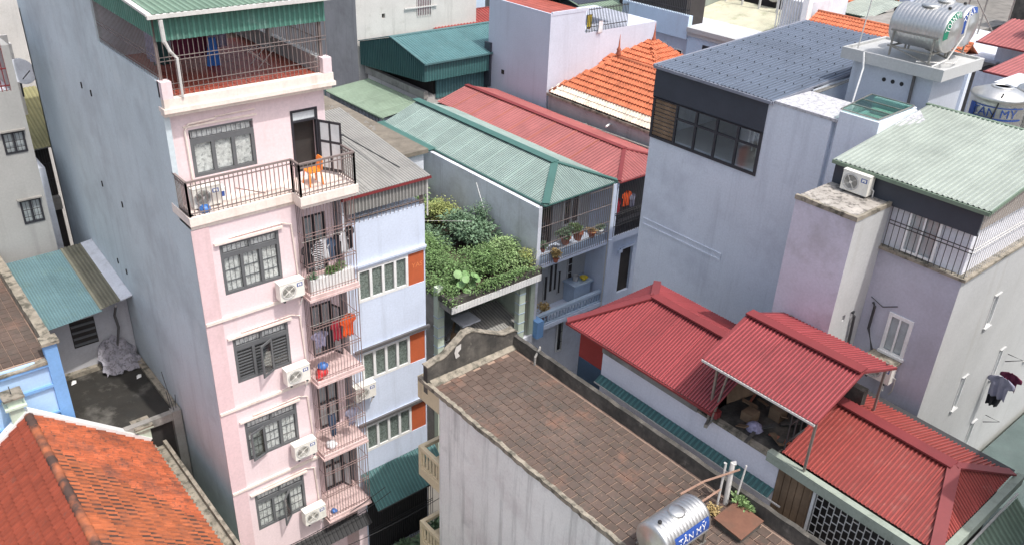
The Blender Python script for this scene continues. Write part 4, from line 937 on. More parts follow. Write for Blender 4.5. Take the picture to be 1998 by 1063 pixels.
def steel_tank(name, lb, p, q, r, txt, mtxt, tpos, tsize, stand_h, legs=True):
    """horizontal tank from p to q (cap to cap)"""
    p, q = Vector(p), Vector(q); d = (q - p); L = d.length; d.normalize()
    t = thing(name, lb, 'water tank', (p + q) / 2 - Vector((0, 0, r + stand_h)))
    prof = [(r * .12, -.2 * r), (r * .3, -.19 * r), (r * .34, -.16 * r), (r * .75, -.1 * r), (r * .95, -.03 * r), (r, 0.02)]
    body = []
    n = 14
    for k in range(n + 1):
        x = L * k / n
        body += [(r, x), (r * .992, x + .015), (r, x + .03)] if 0 < k < n else [(r, x)]
    prof = prof + body[1:-1] + [(r, L - .02), (r * .95, L + .03 * r), (r * .75, L + .1 * r), (r * .34, L + .16 * r), (r * .3, L + .19 * r), (r * .12, L + .2 * r)]
    b = MB().lathe(p, d, prof, 40).build('tank_body', m_steel, t, True)
    mid = (p + q) / 2 + Vector((0, 0, r))
    MB().lathe(mid - Vector((0, 0, .02)), (0, 0, 1), [(r * .42, 0), (r * .42, .05), (r * .36, .07), (r * .1, .08)], 20).build('lid', m_steel, b, True)
    MB().lathe(mid - d * .6 + Vector((0, 0, -.03)), (0, 0, 1), [(.05, 0), (.05, .08), (.03, .1)], 10).build('valve', m_black, b)
    side = d.cross(Vector((0, 0, 1))).normalized()
    st = MB()
    zb = min(p.z, q.z) - r - stand_h
    for e in (.12, .88):
        c = p + d * L * e
        for s in (-1, 1):
            foot = Vector((c.x, c.y, zb)) + side * s * r * .95
            st.bar(foot, Vector((c.x, c.y, c.z - r * .25)) + side * s * r * 1.0, .05)
        st.bar(Vector((c.x, c.y, c.z - r * 1.02)) + side * r, Vector((c.x, c.y, c.z - r * 1.02)) - side * r, .05)
    for s in (-1, 1):
        a, b_ = p + d * L * .06 + side * s * r * 1.0, p + d * L * .94 + side * s * r * 1.0
        for zz in (-.25 * r, -r * 1.02): st.bar(a + Vector((0, 0, zz)), b_ + Vector((0, 0, zz)), .045)
        st.bar(Vector((a.x, a.y, zb)), b_ + Vector((0, 0, -r)), .03)
    st.build('stand', m_steelrough, t)
    return t, b, p, d, L, r, side
t, b, p, d, L, r, side = steel_tank('steel_water_tank', 'shiny horizontal steel water tank on the brown tiled terrace', (12.35, 8.75, 11.85), (13.95, 8.75, 11.85), .5, '', None, 0, 0, .35)
def on_tank(x, y, p=p, d=d, r=r, L=L, ang0=-math.pi * .42, at=.56):
    a = ang0 + y / r
    return p + d * (L * at + x) + (Vector((0, -1, 0)) * math.cos(a) * 1 + Vector((0, 0, 1)) * math.sin(a)) * (r * 1.012)
bp_ = MB()
Vb = []
for k in range(9):
    for x in (-.62, .62): Vb.append(on_tank(x, -.2 + .05 * k, ang0=.15) * 1.0 - Vector((0, 0, 0)))
bp_.add(Vb, [(2 * k, 2 * k + 1, 2 * k + 3, 2 * k + 2) for k in range(8)]).build('printed_band', m_logo, b)
lettering(b, 'T\u00c2N M\u1ef8', .27, lambda x, y: on_tank(x, y, ang0=.15, r=.505), m_white)

# ------------------------------------------------------------------ red roofed house in front
rh = thing('red_ribbed_roof_house', 'low house with bright red ribbed metal roofs on three levels and a lilac side wall', 'house', (19, 10, 0))
MB().box(17.0, 17.2, 8.42, 15.0, 6, 11.98).box(17.2, 20.7, 14.6, 15.0, 6, 12.4).box(20.5, 20.7, 8.4, 15, 6, 12.4).build('side_wall', m_lilac, rh)
MB().box(17.06, 17.2, 15.002, 16.1, 11.22, 12.3).box(17.2, 20.6, 16.0, 16.1, 11.22, 12.5).build('upper_wall', m_darkred, rh)
MB().box(17.055, 17.2, 15.003, 16.1, 6, 11.218).box(17.2, 20.6, 16.0, 16.1, 6, 11.218).build('lower_wall', m_darkblue, rh)
MB().box(17.2, 20.5, 11.6, 14.6, 11.0, 11.1).box(17.2, 20.5, 8.5, 11.6, 11.3, 11.4).build('upper_floor', m_concrete, rh)
MB().box(16.95, 17.22, 11.2, 15.0, 11.99, 12.35).build('eave_beam', m_concrete, rh)
aw = MB().bar((16.72, 8.0, 10.96), (16.72, 15.0, 10.96), .04).build('gutter_canopy', m_pipe, rh)
sheets(aw, m_teal2, lerp((16.72, 15.0, 10.98), (16.72, 8.4, 10.98)), lerp((16.995, 15.0, 11.14), (16.995, 8.4, 11.14)), 6.6, (-.6, 0, .8), .16, .025)
# far hipped roof
A, B_, C_, D_ = (16.6, 16.3, 12.58), (16.6, 10.5, 12.58), (20.9, 16.3, 12.58), (20.9, 10.7, 12.58)
R1, R2 = (18.68, 14.6, 13.58), (18.6, 11.2, 13.58)
UPV = Vector((0, 0, .07))
rf = MB().bar(Vector(R1) + UPV, (R2[0], 10.9, 13.66), .34, .05).bar(Vector(R1) + UPV, Vector(A) + UPV, .26, .05).bar(Vector(R1) + UPV, Vector(C_) + UPV, .26, .05).bar((16.58, 16.32, 12.54), (16.58, 10.5, 12.54), .06).bar((16.58, 16.32, 12.54), (20.9, 16.32, 12.54), .06).build('roof', m_redcap, rh)
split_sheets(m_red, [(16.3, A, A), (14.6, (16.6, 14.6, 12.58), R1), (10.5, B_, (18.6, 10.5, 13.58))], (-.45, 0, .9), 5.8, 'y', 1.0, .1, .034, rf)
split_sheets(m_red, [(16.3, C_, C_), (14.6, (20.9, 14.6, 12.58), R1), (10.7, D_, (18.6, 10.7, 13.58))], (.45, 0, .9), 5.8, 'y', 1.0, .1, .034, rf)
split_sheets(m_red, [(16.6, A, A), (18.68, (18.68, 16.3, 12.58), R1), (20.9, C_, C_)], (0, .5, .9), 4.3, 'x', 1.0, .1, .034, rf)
MB().bar((16.65, 10.9, 12.52), (17.3, 11.25, 12.62), .14, .03).bar((17.0, 10.5, 12.3), (17.0, 11.3, 12.34), .2, .22).build('flashing', m_redcap, rf)
# middle raised canopy
rf = MB().bar((18.3, 7.5, 14.98), (18.3, 10.98, 14.98), .34, .05).bar((18.3, 10.95, 14.92), (16.42, 10.92, 14.2), .1, .06).bar((18.3, 7.53, 14.92), (16.42, 7.53, 14.2), .1, .06).bar((18.3, 10.95, 14.92), (20.25, 10.95, 14.22), .1, .06).bar((18.3, 7.53, 14.92), (20.25, 7.53, 14.22), .1, .06).build('canopy_roof', m_redcap, rh)
sheets(rf, m_red, lerp((16.4, 10.95, 14.2), (16.4, 7.5, 14.2)), lerp((18.28, 10.95, 14.9), (18.28, 7.5, 14.9)), 3.4, (-.35, 0, .93), .1, .034, 1.13)
sheets(rf, m_red, lerp((20.27, 10.95, 14.22), (20.27, 7.5, 14.22)), lerp((18.32, 10.95, 14.9), (18.32, 7.5, 14.9)), 3.4, (.35, 0, .93), .1, .034, 1.13)
for x, y, z0 in ((16.9, 10.75, 12.0), (16.9, 7.7, 12.0), (20.1, 10.7, 12.4), (20.1, 7.7, 12.4)):
    MB().bar((x, y, z0), (x, y, 14.35), .06).build('post', m_steelrough, rh)
MB().bar((16.9, 10.65, 12.0), (17.05, 10.4, 14.3), .05).bar((16.9, 7.7, 14.25), (16.9, 10.75, 14.25), .07).bar((16.6, 10.6, 12.05), (16.92, 10.72, 12.0), .1).build('brace', m_steelrough, rh)
MB().box(17.2, 20.2, 8.6, 10.9, 11.9, 12.02).box(19.9, 20.15, 8, 11.2, 12.0, 13.3).build('upper_terrace', m_mossconc, rh)
MB().box(16.98, 17.2, 8.42, 11.2, 11.99, 12.07).build('ledge', m_cap, rh)
c = MB(); bars(c, fS(8.5), 17.2, 20, 12.1, 14.2, 0, .3, .03, [12.6, 13.2, 13.8]); c.build('lattice', m_bardark, rh)
MB().bar((16.4, 7.5, 14.17), (16.4, 10.95, 14.17), .06).build('eave_trim', m_pipe, rf)
# near hipped roof, older and stained
A, B_, C_, D_ = (17.1, 8.5, 12.3), (17.0, 4.25, 12.3), (21.3, 8.5, 12.3), (21.2, 4.3, 12.3)
R1, R2 = (19.3, 8.5, 13.05), (19.2, 5.1, 13.05)
rf = MB().bar(Vector(R1) + UPV, Vector(R2) + UPV, .38, .05).bar(Vector(R2) + UPV, Vector(B_) + UPV, .3, .05).bar(Vector(R2) + UPV, Vector(D_) + UPV, .26, .05).build('roof', m_redcap, rh)
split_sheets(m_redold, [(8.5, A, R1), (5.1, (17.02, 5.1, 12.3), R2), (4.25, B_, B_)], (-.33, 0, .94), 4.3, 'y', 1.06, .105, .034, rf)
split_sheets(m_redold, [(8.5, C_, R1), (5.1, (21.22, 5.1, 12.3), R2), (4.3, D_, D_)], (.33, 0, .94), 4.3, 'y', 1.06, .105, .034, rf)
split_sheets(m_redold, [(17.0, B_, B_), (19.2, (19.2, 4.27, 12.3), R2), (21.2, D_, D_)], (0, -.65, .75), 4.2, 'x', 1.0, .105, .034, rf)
MB().bar((16.92, 8.75, 12.16), (16.82, 4.1, 12.16), .2, .3).bar((16.82, 4.12, 12.16), (21.4, 4.15, 12.16), .2, .3).build('gutter_beam', mat('grey_green_gutter', lin(150, 160, 148), var=.1, stain=((.1, .11, .08), .5, 2, .52, .7), bump=.2), rh)
MB().slab([(21.24, 8.6, 12.32), (21.45, 8.6, 12.36), (21.35, 4.3, 12.36), (21.14, 4.3, 12.32)], .04).build('flashing', m_bardark, rf)
MB().box(17.02, 17.12, 7.4, 8.4, 9, 12.0).build('plank_wall', m_wood, rh)
for k in range(5): MB().box(16.985, 17.018, 7.42 + k * .2, 7.6 + k * .2, 9, 11.9).build('plank', m_wood, rh)
MB().box(17.05, 17.1, 7.3, 7.38, 9, 12.0).build('post', m_white, rh)
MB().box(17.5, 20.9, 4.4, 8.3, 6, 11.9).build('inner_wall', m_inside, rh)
gl = MB()
for k in range(18): gl.bar((17.05, 7.25 - k * .17, 9.5), (17.05, 7.25 - k * .17, 11.95), .02)
for k in range(18):
    for j in range(9): gl.bar((17.04, 7.25 - k * .17, 9.7 + j * .28 + (k % 2) * .14), (17.04, 7.08 - k * .17, 9.7 + j * .28 + (k % 2) * .14), .02)
gl.build('brick_pattern_grille', m_pipe, rh)
MB().box(16.95, 17.15, 2, 8.4, 6, 9.5).build('lower_wall', m_concrete, rh)
ga2 = MB().bar((17.0, 4.0, 11.7), (21.4, 4.05, 11.7), .05).build('end_awning', m_pipe, rh)
sheets(ga2, m_pgreen2, lerp((17.0, 4.05, 11.5), (21.5, 4.05, 11.5)), lerp((17.0, 3.4, 10.9), (21.5, 3.4, 10.9)), 4.4, (0, -.4, .9), .16, .03)
jk = thing('leaning_board', 'weathered board leaning inside the shelter of the red canopy roof', 'board', (18.6, 10.2, 12.02))
MB().slab([(17.6, 10.7, 12.35), (19.6, 10.3, 12.35), (19.75, 10.65, 13.3), (17.75, 10.95, 13.3)], .05).build('panel', m_wood, jk)
jk = thing('scrap_pile', 'heap of brown scrap boards and poles under the red canopy roof', 'scrap pile', (18.4, 9.2, 12.02))
rnd = random.Random(17)
for k in range(16):
    a = Vector((rnd.uniform(17.3, 19.3), rnd.uniform(8.7, 10.5), 12.06 + rnd.uniform(0, .12)))
    MB().bar(a, a + Vector((rnd.uniform(-.6, .6), rnd.uniform(-.7, .7), rnd.uniform(0, .25))), rnd.uniform(.06, .2), .03).build('board', rnd.choice([m_wood, m_mossconc, m_wood, m_terracotta]), jk)
for k in range(3):
    x, y = 17.7 + k * .7, 9.9 - k * .45
    MB().box(x, x + .4, y, y + .35, 12.02, 12.3 + .08 * k).build('crate', m_wood, jk)
st = thing('draped_bundle', 'small grey bundle of cloth left on the sheltered terrace under the red canopy', 'bundle', (17.6, 9.7, 12.02))
MB().lathe((17.6, 9.7, 12.02), (0, 0, 1), [(.2, 0), (.26, .06), (.2, .16), (.1, .24), (.02, .26)], 9).build('bundle', m_cpat, st, True)

# ------------------------------------------------------------------ big blue grey house
gh = thing('blue_grey_house', 'large blue grey house with a charcoal sheet roof and a dark glazed corner', 'house', (28.5, 16.4, 0))
f = fW(24.0)
MB().panel(f, 12.9, 20.0, 0, 18.83, [(15.27, 19.97, 16.3, 17.76)], .25).build('wall', m_bluegrey, gh)
MB().box(24.26, 33.1, 12.91, 19.9, 0, 16.18).box(33.1, 33.35, 12.9, 20.0, 0, 19.3).box(24.26, 33.1, 19.75, 20.0, 0, 18.85).box(26.2, 33.1, 15.0, 15.15, 16.18, 19.0).box(28.2, 28.4, 15.2, 19.7, 16.18, 18.9).build('inner_wall', m_bluegrey, gh)
MB().lbox(f, 15.2, 20.06, .003, .045, 17.76, 18.8).build('cladding', m_darkclad, gh)
w = MB()
for a0, a1 in ((15.2, 15.31), (16.12, 16.21), (17.02, 17.11), (17.92, 18.01), (18.83, 18.92), (19.92, 20.03)): w.lbox(f, a0, a1, -.03, .04, 16.3, 17.78)
w.lbox(f, 15.2, 20.03, -.03, .045, 16.23, 16.32).lbox(f, 15.2, 18.92, -.031, .042, 17.2, 17.27).lbox(f, 15.2, 20.03, -.03, .045, 17.72, 17.79)
w = w.build('window', m_darkframe, gh)
for k in range(4):
    a = 15.31 + k * .905
    for z0, z1 in ((16.32, 17.2), (17.27, 17.72)): MB().lbox(f, a, a + .81, -.005, .005, z0, z1).build('pane', m_glass, w)
for k in range(9): MB().lbox(f, 18.92, 19.92, -.02, .01, 16.34 + k * .154, 16.46 + k * .154).build('slat', m_wood, w)
MB().box(24.3, 28.2, 15.2, 19.7, 16.18, 16.28).build('room_floor', m_offwhite, gh)
MB().box(25.0, 25.06, 15.8, 15.86, 16.28, 17.3).bar((25, 15.8, 17.3), (26.4, 17.4, 17.5), .05).bar((25, 15.8, 16.9), (26.4, 17.4, 17.1), .04).bar((25.35, 16.2, 16.3), (25.35, 16.2, 17.35), .04).bar((25.8, 16.7, 16.3), (25.8, 16.7, 17.4), .04).bar((26.2, 17.15, 16.3), (26.2, 17.15, 17.45), .04).build('stair_rail', m_white, gh)
rf = MB().bar((23.9, 20.1, 18.88), (23.9, 15.04, 18.86), .12, .1).bar((23.9, 20.13, 18.9), (33.4, 20.13, 19.44), .1, .1).bar((23.9, 15.04, 18.86), (33.4, 15.04, 19.4), .08, .1).build('roof', mat('grey_trim', lin(132, 136, 148), rough=.5, bump=0), gh)
sheets(rf, m_dark, lerp((23.9, 20.1, 18.93), (23.9, 15.04, 18.91)), lerp((33.4, 20.1, 19.47), (33.4, 15.04, 19.45)), 5.06, (0, 0, 1), .17, .03, 1.1)
sc_ = MB()
for k in range(9):
    for j in range(15): sc_.box(24.8 + k, 24.83 + k, 15.2 + j * .335, 15.23 + j * .335, 18.93 + (.9 + k) * .0568 + .02, 18.93 + (.9 + k) * .0568 + .05)
sc_.build('roof_screws', m_black, rf, kind='stuff')
MB().tube([(24.1, 14.93, 18.8), (29.3, 14.9, 19.0)], .04, 6).tube([(26, 14.76, 18.9), (28.7, 14.76, 19.05)], .03, 6).build('roof_pipe', m_steelrough, gh)
m_pebble = mat('pebbled_screed', lin(190, 190, 194), var=.15, scale=6, stain=((.22, .22, .24), .7, 9, .52, .6), bump=.4)
MB().slab([(23.98, 14.98, 18.93), (23.98, 12.72, 18.93), (26.0, 12.96, 18.93), (26.0, 14.98, 18.93)], .09).build('terrace_slab', m_pebble, gh)
MB().box(24.0, 24.22, 11.42, 12.715, 0, 19.2).box(26.3, 26.5, 11.55, 12.9, 16, 19.2).box(24.22, 26.3, 11.42, 11.6, 16, 19.18).box(24.22, 26.0, 12.7, 12.898, 16, 18.83).build('skylight_wall', m_bluegrey, gh)
sk = MB()
for q, e in (((24.1, 12.75, 19.25), (26.4, 13.05, 19.25)), ((26.4, 13.05, 19.25), (26.4, 11.6, 19.25)), ((26.4, 11.6, 19.25), (24.1, 11.52, 19.25)), ((24.1, 11.52, 19.25), (24.1, 12.75, 19.25)), ((24.87, 11.55, 19.25), (24.87, 12.85, 19.25)), ((25.63, 11.58, 19.25), (25.63, 12.95, 19.25))): sk.bar(q, e, .035)
sk = sk.build('skylight', m_steelrough, gh)
for i in range(3):
    x = 24.12 + i * .765
    MB().slab([(x, 11.56, 19.26), (x + .73, 11.58, 19.26), (x + .73, 12.85 + i * .07, 19.26), (x, 12.78 + i * .07, 19.26)], .015).build('pane', m_glassgreen, sk)
MB().box(24.22, 26.3, 11.6, 12.7, 18.3, 18.4).build('stairwell_floor', m_white, gh)
for k in range(5): MB().box(24.3 + k * .39, 24.53 + k * .39, 11.62, 12.69, 18.45 + k * .11, 18.53 + k * .11).build('stair_tread', m_white, gh)
MB().slab([(25.0, 11.38, 19.0), (24.0, 11.1, 18.75), (25.8, 10.9, 19.1), (26.3, 11.35, 19.2)], .03).build('loose_sheet', m_pebble, gh)
MB().lbox(f, 16.0, 19.83, .002, .03, 12.62, 12.68).lbox(f, 16.0, 19.83, .002, .03, 12.87, 12.92).lbox(f, 16.0, 16.05, .002, .03, 12.68, 12.87).build('ledge_line', m_bluegrey, gh)
# tank tower on the roof behind
m_towerw = mat('pale_grey_wall', lin(194, 200, 210), var=.05, scale=.5, streak=((.25, .26, .28), .4, .55, .8), bump=.1)
MB().box(27.5, 29.75, 11.7, 14.5, 16, 19.92).build('tank_tower', m_towerw, gh)
MB().box(27.2, 30.0, 11.34, 14.85, 19.93, 20.22).build('tower_slab', m_offwhite, gh)
MB().box(27.2, 27.29, 11.34, 14.85, 20.222, 20.3).box(27.29, 30.0, 11.34, 11.43, 20.222, 20.3).box(27.29, 30.0, 14.76, 14.85, 20.222, 20.3).box(29.91, 30.0, 11.43, 14.76, 20.222, 20.3).build('slab_kerb', m_offwhite, gh)
for k in range(3): MB().lathe((27.52, 13.3 - k * .31, 19.5), (-1, 0, 0), [(.07, 0), (.07, .03)], 10).build('vent_hole', m_black, gh)
MB().tube([(27.1, 14.0, 20.3), (27.1, 13.9, 19.8), (26.4, 13.7, 17.9)], .03, 6).build('white_pipe', m_white, gh)
MB().tube([(27.42, 12.3, 19.9), (27.42, 12.2, 16.8)], .05, 6).tube([(27.46, 13.4, 17.7), (27.46, 13.0, 18.5), (27.46, 12.4, 17.6)], .035, 5).build('grey_pipe', m_greyclad, gh)

def roof_tank(lb, x, y0, y1, z, txt, m):
    t, b, p, d, L, r, side = steel_tank('steel_water_tank', lb, (x, y0, z), (x, y1, z), .65, '', None, 0, 0, .32)
    # printed band that follows the rim of the near end cap
    s = MB(); N = 18
    a0, a1 = -.1 * math.pi, .62 * math.pi
    R = []
    for k in range(N + 1):
        a = a0 + (a1 - a0) * k / N
        dirv = Vector((-math.cos(a), 0, math.sin(a)))
        R += [p + dirv * r * .70 + Vector((0, -.125 * r - .006, 0)), p + dirv * r * .97 + Vector((0, -.02 * r - .012, 0))]
    s.add(R, [(2 * k, 2 * k + 1, 2 * k + 3, 2 * k + 2) for k in range(N)]).build('printed_band', m, b)
    def fn(xx, yy):
        a = math.pi * .3 - xx / (r * .84) + math.pi * .0
        dirv = Vector((-math.cos(a), 0, math.sin(a))) if False else Vector((math.cos(math.pi - a), 0, math.sin(a)))
        rr = r * .835 + yy
        return p + dirv * rr + Vector((0, -.085 * r - .03 + (rr / r - .835) * .35, 0))
    lettering(b, txt, .2, lambda xx, yy: fn(-xx, yy), m_white)
    return t
roof_tank('front silver water tank with a green printed cap on the grey tower', 28.0, 11.75, 13.5, 21.3, 'TO\u00c0N M\u1ef8', m_logogreen)
roof_tank('rear silver water tank with a blue printed cap on the grey tower', 29.3, 11.85, 13.65, 21.3, 'T\u00c2N \u00c1', m_logo)
lp = MB().tube([(27.3, 11.8, 20.3), (27.8, 11.6, 20.5), (28.3, 11.5, 21.2), (28.5, 11.6, 22.0)], .03, 5).tube([(27.25, 12.3, 20.36), (28.1, 11.5, 20.36), (28.7, 11.6, 20.4)], .025, 5).build('tank_pipe', m_pipe); tag(lp, 'pale plastic pipes looping in front of the tanks on the grey tower', 'pipe')
lp = MB().tube([(27.4, 14.4, 20.3), (27.4, 14.3, 22.0), (28.3, 13.4, 22.1)], .025, 5).build('tank_pipe', m_pipe); tag(lp, 'thin white pipe standing at the left corner of the grey tower slab', 'pipe')

# ------------------------------------------------------------------ pale green roofed house on the right
gr_ = thing('pale_green_roofed_house', 'tall plastered house with a pale green ribbed roof and a barred top floor', 'house', (25, 9, 0))
f = fW(22.0); f2 = fS(7.2)
MB().panel(f, 7.204, 11.4, 0, 16.45, [(8.1, 8.72, 13.5, 14.7)], .25).build('side_wall', mat('mid_grey_plaster', lin(186, 186, 198), var=.07, scale=.6, stain=((.3, .29, .31), .4, .7, .5, .75), streak=((.22, .21, .22), .35, .55, .8), bump=.15), gr_)
holes = [(25.0, 25.35, 13.86, 14.96), (27.4, 27.7, 10.93, 12.1), (24.7, 25.0, 10.92, 12.16), (29.0, 29.35, 13.8, 14.9), (27.2, 27.55, 8.1, 9.2), (30.5, 30.8, 10.4, 11.5)]
MB().panel(f2, 22.002, 34, 0, 16.45, holes, .22).build('wall', m_offwhite, gr_)
MB().box(22.26, 34, 7.43, 11.3, 0, 16.44).build('inner_wall', m_inside, gr_)
MB().box(21.93, 34, 7.1, 11.4, 16.452, 16.53).build('floor_ledge', m_cap, gr_)
MB().box(22.15, 26.9, 7.33, 11.3, 16.532, 18.55).build('top_floor_wall', mat('pale_lilac_panel', lin(228, 228, 234), var=.05, bump=.05), gr_)
pane_window(gr_, fW(22.145), 8.1, 9.0, 16.6, 18.0, 2, m_white, m_frost, m_glass, -.06, .06)
c = MB(); bars(c, fW(22.02), 7.2, 9.5, 16.5, 17.8, 0, .17, .016, [17.25, 17.35]); c.build('cage', m_bardark, gr_)
c = MB(); bars(c, fS(7.2), 22.05, 26.9, 16.5, 18.4, 0, .15, .014, [17.25, 17.35]); c.build('cage', m_pipe, gr_)
MB().box(21.96, 22.0, 7.2, 11.4, 17.76, 18.48).build('fascia', m_darkclad, gr_)
MB().box(22.1, 26.9, 7.2, 7.26, 17.9, 18.5).build('fascia', mat('brown_grey_fascia', lin(146, 136, 128), var=.1, bump=.05), gr_)
rf = MB().bar((21.8, 7.0, 18.5), (21.8, 11.42, 18.5), .1, .1).bar((21.8, 7.02, 18.54), (27.0, 7.02, 19.22), .08, .1).bar((27.0, 7.0, 19.24), (27.0, 11.5, 19.24), .14, .06).build('roof', m_pgreen2, gr_)
sheets(rf, m_pgreen, lerp((21.8, 11.42, 18.56), (21.8, 7.0, 18.56)), lerp((27.0, 11.42, 19.24), (27.0, 7.0, 19.24)), 4.4, (-.13, 0, .99), .14, .028, 1.1)
w = pane_window(gr_, f, 8.1, 8.72, 13.5, 14.7, 2, m_white, m_frost, m_glass, .02, .05, d0=.0)
MB().lbox(f, 8.05, 8.1, 0, .04, 13.45, 14.75).lbox(f, 8.72, 8.77, 0, .04, 13.45, 14.75).lbox(f, 8.1, 8.72, 0, .04, 14.7, 14.75).lbox(f, 8.02, 8.8, 0, .08, 13.42, 13.5).build('sill', m_white, w)
for (a0, a1, z0, z1) in holes:
    w = pane_window(gr_, f2, a0, a1, z0, z1, 1, m_white, m_frost, m_glass, .04, .04)
    MB().lbox(f2, a0 - .05, a1 + .05, 0.0, .08, z0 - .05, z0).lbox(f2, a0 - .04, a1 + .06, .0, .06, z1, z1 + .03).build('sill', m_offwhite, w)
for a, z in ((28.8, 13.3), (28.3, 11.6), (28.4, 9.0)): MB().tube([f2(a, .02, z), f2(a, .5, z), f2(a, .02, z - .3)], .018, 4).build('bracket', m_bardark, gr_)
MB().box(21.5, 22.0, 8.05, 8.95, 13.32, 13.4).build('canopy_slab', m_cap, gr_)
MB().tube([(21.97, 9.3, 14.8), (21.9, 9.2, 14.75), (21.9, 9.2, 14.0), (21.8, 8.9, 13.45)], .04, 6).tube([(21.97, 9.4, 14.95), (21.96, 9.0, 14.8), (21.96, 8.6, 15.0)], .015, 4).build('cable', m_bardark, gr_)
MB().tube([(21.7, 8.3, 13.2), (21.7, 8.25, 12.4)], .035, 6).build('downpipe', m_pipe, gr_)
MB().panel(fW(20.2), 9.56, 11.4, 0, 17.75, [], .2).build('tower_side', mat('tower_plaster', lin(206, 203, 216), var=.08, scale=.7, stain=((.32, .3, .31), .45, 1, .5, .72), bump=.2), gr_)
MB().panel(fS(9.558), 20.204, 22.0, 0, 17.75, [(20.85, 21.0, 14.42, 14.62)], .2).build('tower_front', m_offwhite, gr_)
MB().box(20.4, 22, 9.77, 11.4, 0, 17.6).build('tower_core', m_concrete, gr_)
rough_wall(20.17, 20.28, 9.53, 11.42, 17.75, lambda t: 17.88, 14, 'y', seed=11).build('coping', m_cap, gr_)
rough_wall(20.28, 22.3, 9.53, 9.62, 17.75, lambda t: 17.88, 14, 'x', seed=12).build('coping', m_cap, gr_)
rough_wall(22.2, 22.3, 9.62, 11.42, 17.75, lambda t: 17.86, 14, 'y', seed=13).build('coping', m_cap, gr_)
MB().box(20.28, 22.2, 9.62, 11.4, 17.752, 17.83).build('tower_top', mat('speckled_screed', lin(170, 164, 156), var=.2, scale=2, stain=((.1, .09, .08), .8, 5, .5, .6), bump=.5), gr_)
MB().lathe((21.42, 9.557, 14.55), (0, -1, 0), [(.05, 0), (.05, .03)], 8).tube([fS(9.56)(21.3, .02, 14.6), fS(9.56)(21.35, .1, 14.5), fS(9.56)(21.45, .1, 13.4)], .04, 6).build('outlet', m_bardark, gr_)
hd = hanging('hanging_hoodie', 'grey hooded top hung out on the pale wall by a small window', 'hoodie', SHIRT, m_cgrey, fW(27.1), 6.75, 0, 11.4, .85, .8, 31)
hd = hanging('hanging_jacket', 'dark maroon jacket hung right behind the grey hooded top', 'jacket', SHIRT, m_cpurple, fW(27.4), 6.6, 0, 11.5, .7, .6, 32)
hd = hanging('hanging_trousers', 'black trousers hung below the grey hooded top on the pale wall', 'trousers', PANTS, m_cblack, fW(27.2), 6.85, 0, 10.95, .7, .75, 33)
nb = thing('low_flat_building', 'low flat roofed green grey building beside the tall plastered house', 'building', (30, 4, 0))
MB().box(22.2, 44, 0.5, 7.0, 0, 7.1).build('wall', m_lime, nb); MB().box(22.2, 44, .5, 7.0, 7.102, 7.2).build('roof', mat('green_grey_screed', lin(84, 98, 96), var=.15, stain=((.1, .12, .12), .6, .7, .5, .7), bump=.3), nb)

nh = thing('tall_neighbour_house', 'tall pale house just beyond the right edge that shades the last red roof', 'house', (23, -1, 0))
MB().box(18.9, 27, -5, 2.4, 0, 17.6).build('wall', m_offwhite, nh)
MB().box(18.7, 27.2, -5.2, 2.6, 17.6, 17.8).build('roof_slab', m_concrete, nh)
MB().box(18.89, 18.9, -2, -.8, 12.6, 14.0).build('window', m_inside, nh)

vt = thing('upright_water_tank', 'upright ribbed steel water tank with blue lettering behind the pale green roof', 'water tank', (28.2, 9.9, 18.2))
prof = [(.8, 0)] + [(rr, .05 + .06 * k) for k in range(22) for rr in ((.8 if k % 2 else .785),)] + [(.8, 1.4), (.84, 1.42), (.8, 1.5), (.4, 1.68), (.3, 1.7)]
vb = MB().lathe((28.2, 9.9, 18.3), (0, 0, 1), prof, 40).build('tank_body', m_steelrough if False else m_steel, vt, True)
MB().lathe((28.2, 9.9, 19.98), (0, 0, 1), [(.32, 0), (.32, .05), (.25, .06), (.24, .02), (.05, .02)], 20).build('lid', m_steel, vb, True)
def wrap(x, y, R=.815, c=(28.2, 9.9), a0=math.radians(199), zc=19.35):
    a = a0 + x / R
    return Vector((c[0] + R * math.cos(a), c[1] + R * math.sin(a), zc + y))
bd = MB(); N = 20
for (z0, z1, x0, x1) in ((-.2, .2, -.85, -.62), (-.2, -.15, -.6, .9), (.17, .2, -.6, .9)):
    V = []
    for k in range(N + 1):
        x = x0 + (x1 - x0) * k / N
        V += [wrap(x, z0), wrap(x, z1)]
    bd.add(V, [(2 * k, 2 * k + 2, 2 * k + 3, 2 * k + 1) for k in range(N)])
bd.build('printed_band', m_logo, vb)
lettering(vb, 'T\u00c2N M\u1ef8', .36, wrap, m_logo)
MB().tube([(27.6, 9.6, 19.95), (27.35, 9.62, 19.4), (27.3, 9.75, 18.6)], .025, 5).build('hose', m_black, vt)
vt2 = thing('upright_water_tank', 'second steel water tank partly hidden at the right edge behind the lettered one', 'water tank', (29.9, 9.2, 18.2))
MB().lathe((29.9, 9.2, 18.3), (0, 0, 1), prof, 40).build('tank_body', m_steel, vt2, True)
hp = thing('tank_platform_house', 'grey house block carrying the upright steel tanks', 'house', (30, 9, 0))
MB().box(27.1, 33, 8.7, 11.3, 16.54, 18.2).build('wall', m_concrete, hp)
MB().box(31.0, 33, 9.0, 11.2, 18.2, 19.4).build('roof_room', m_greyrender, hp)
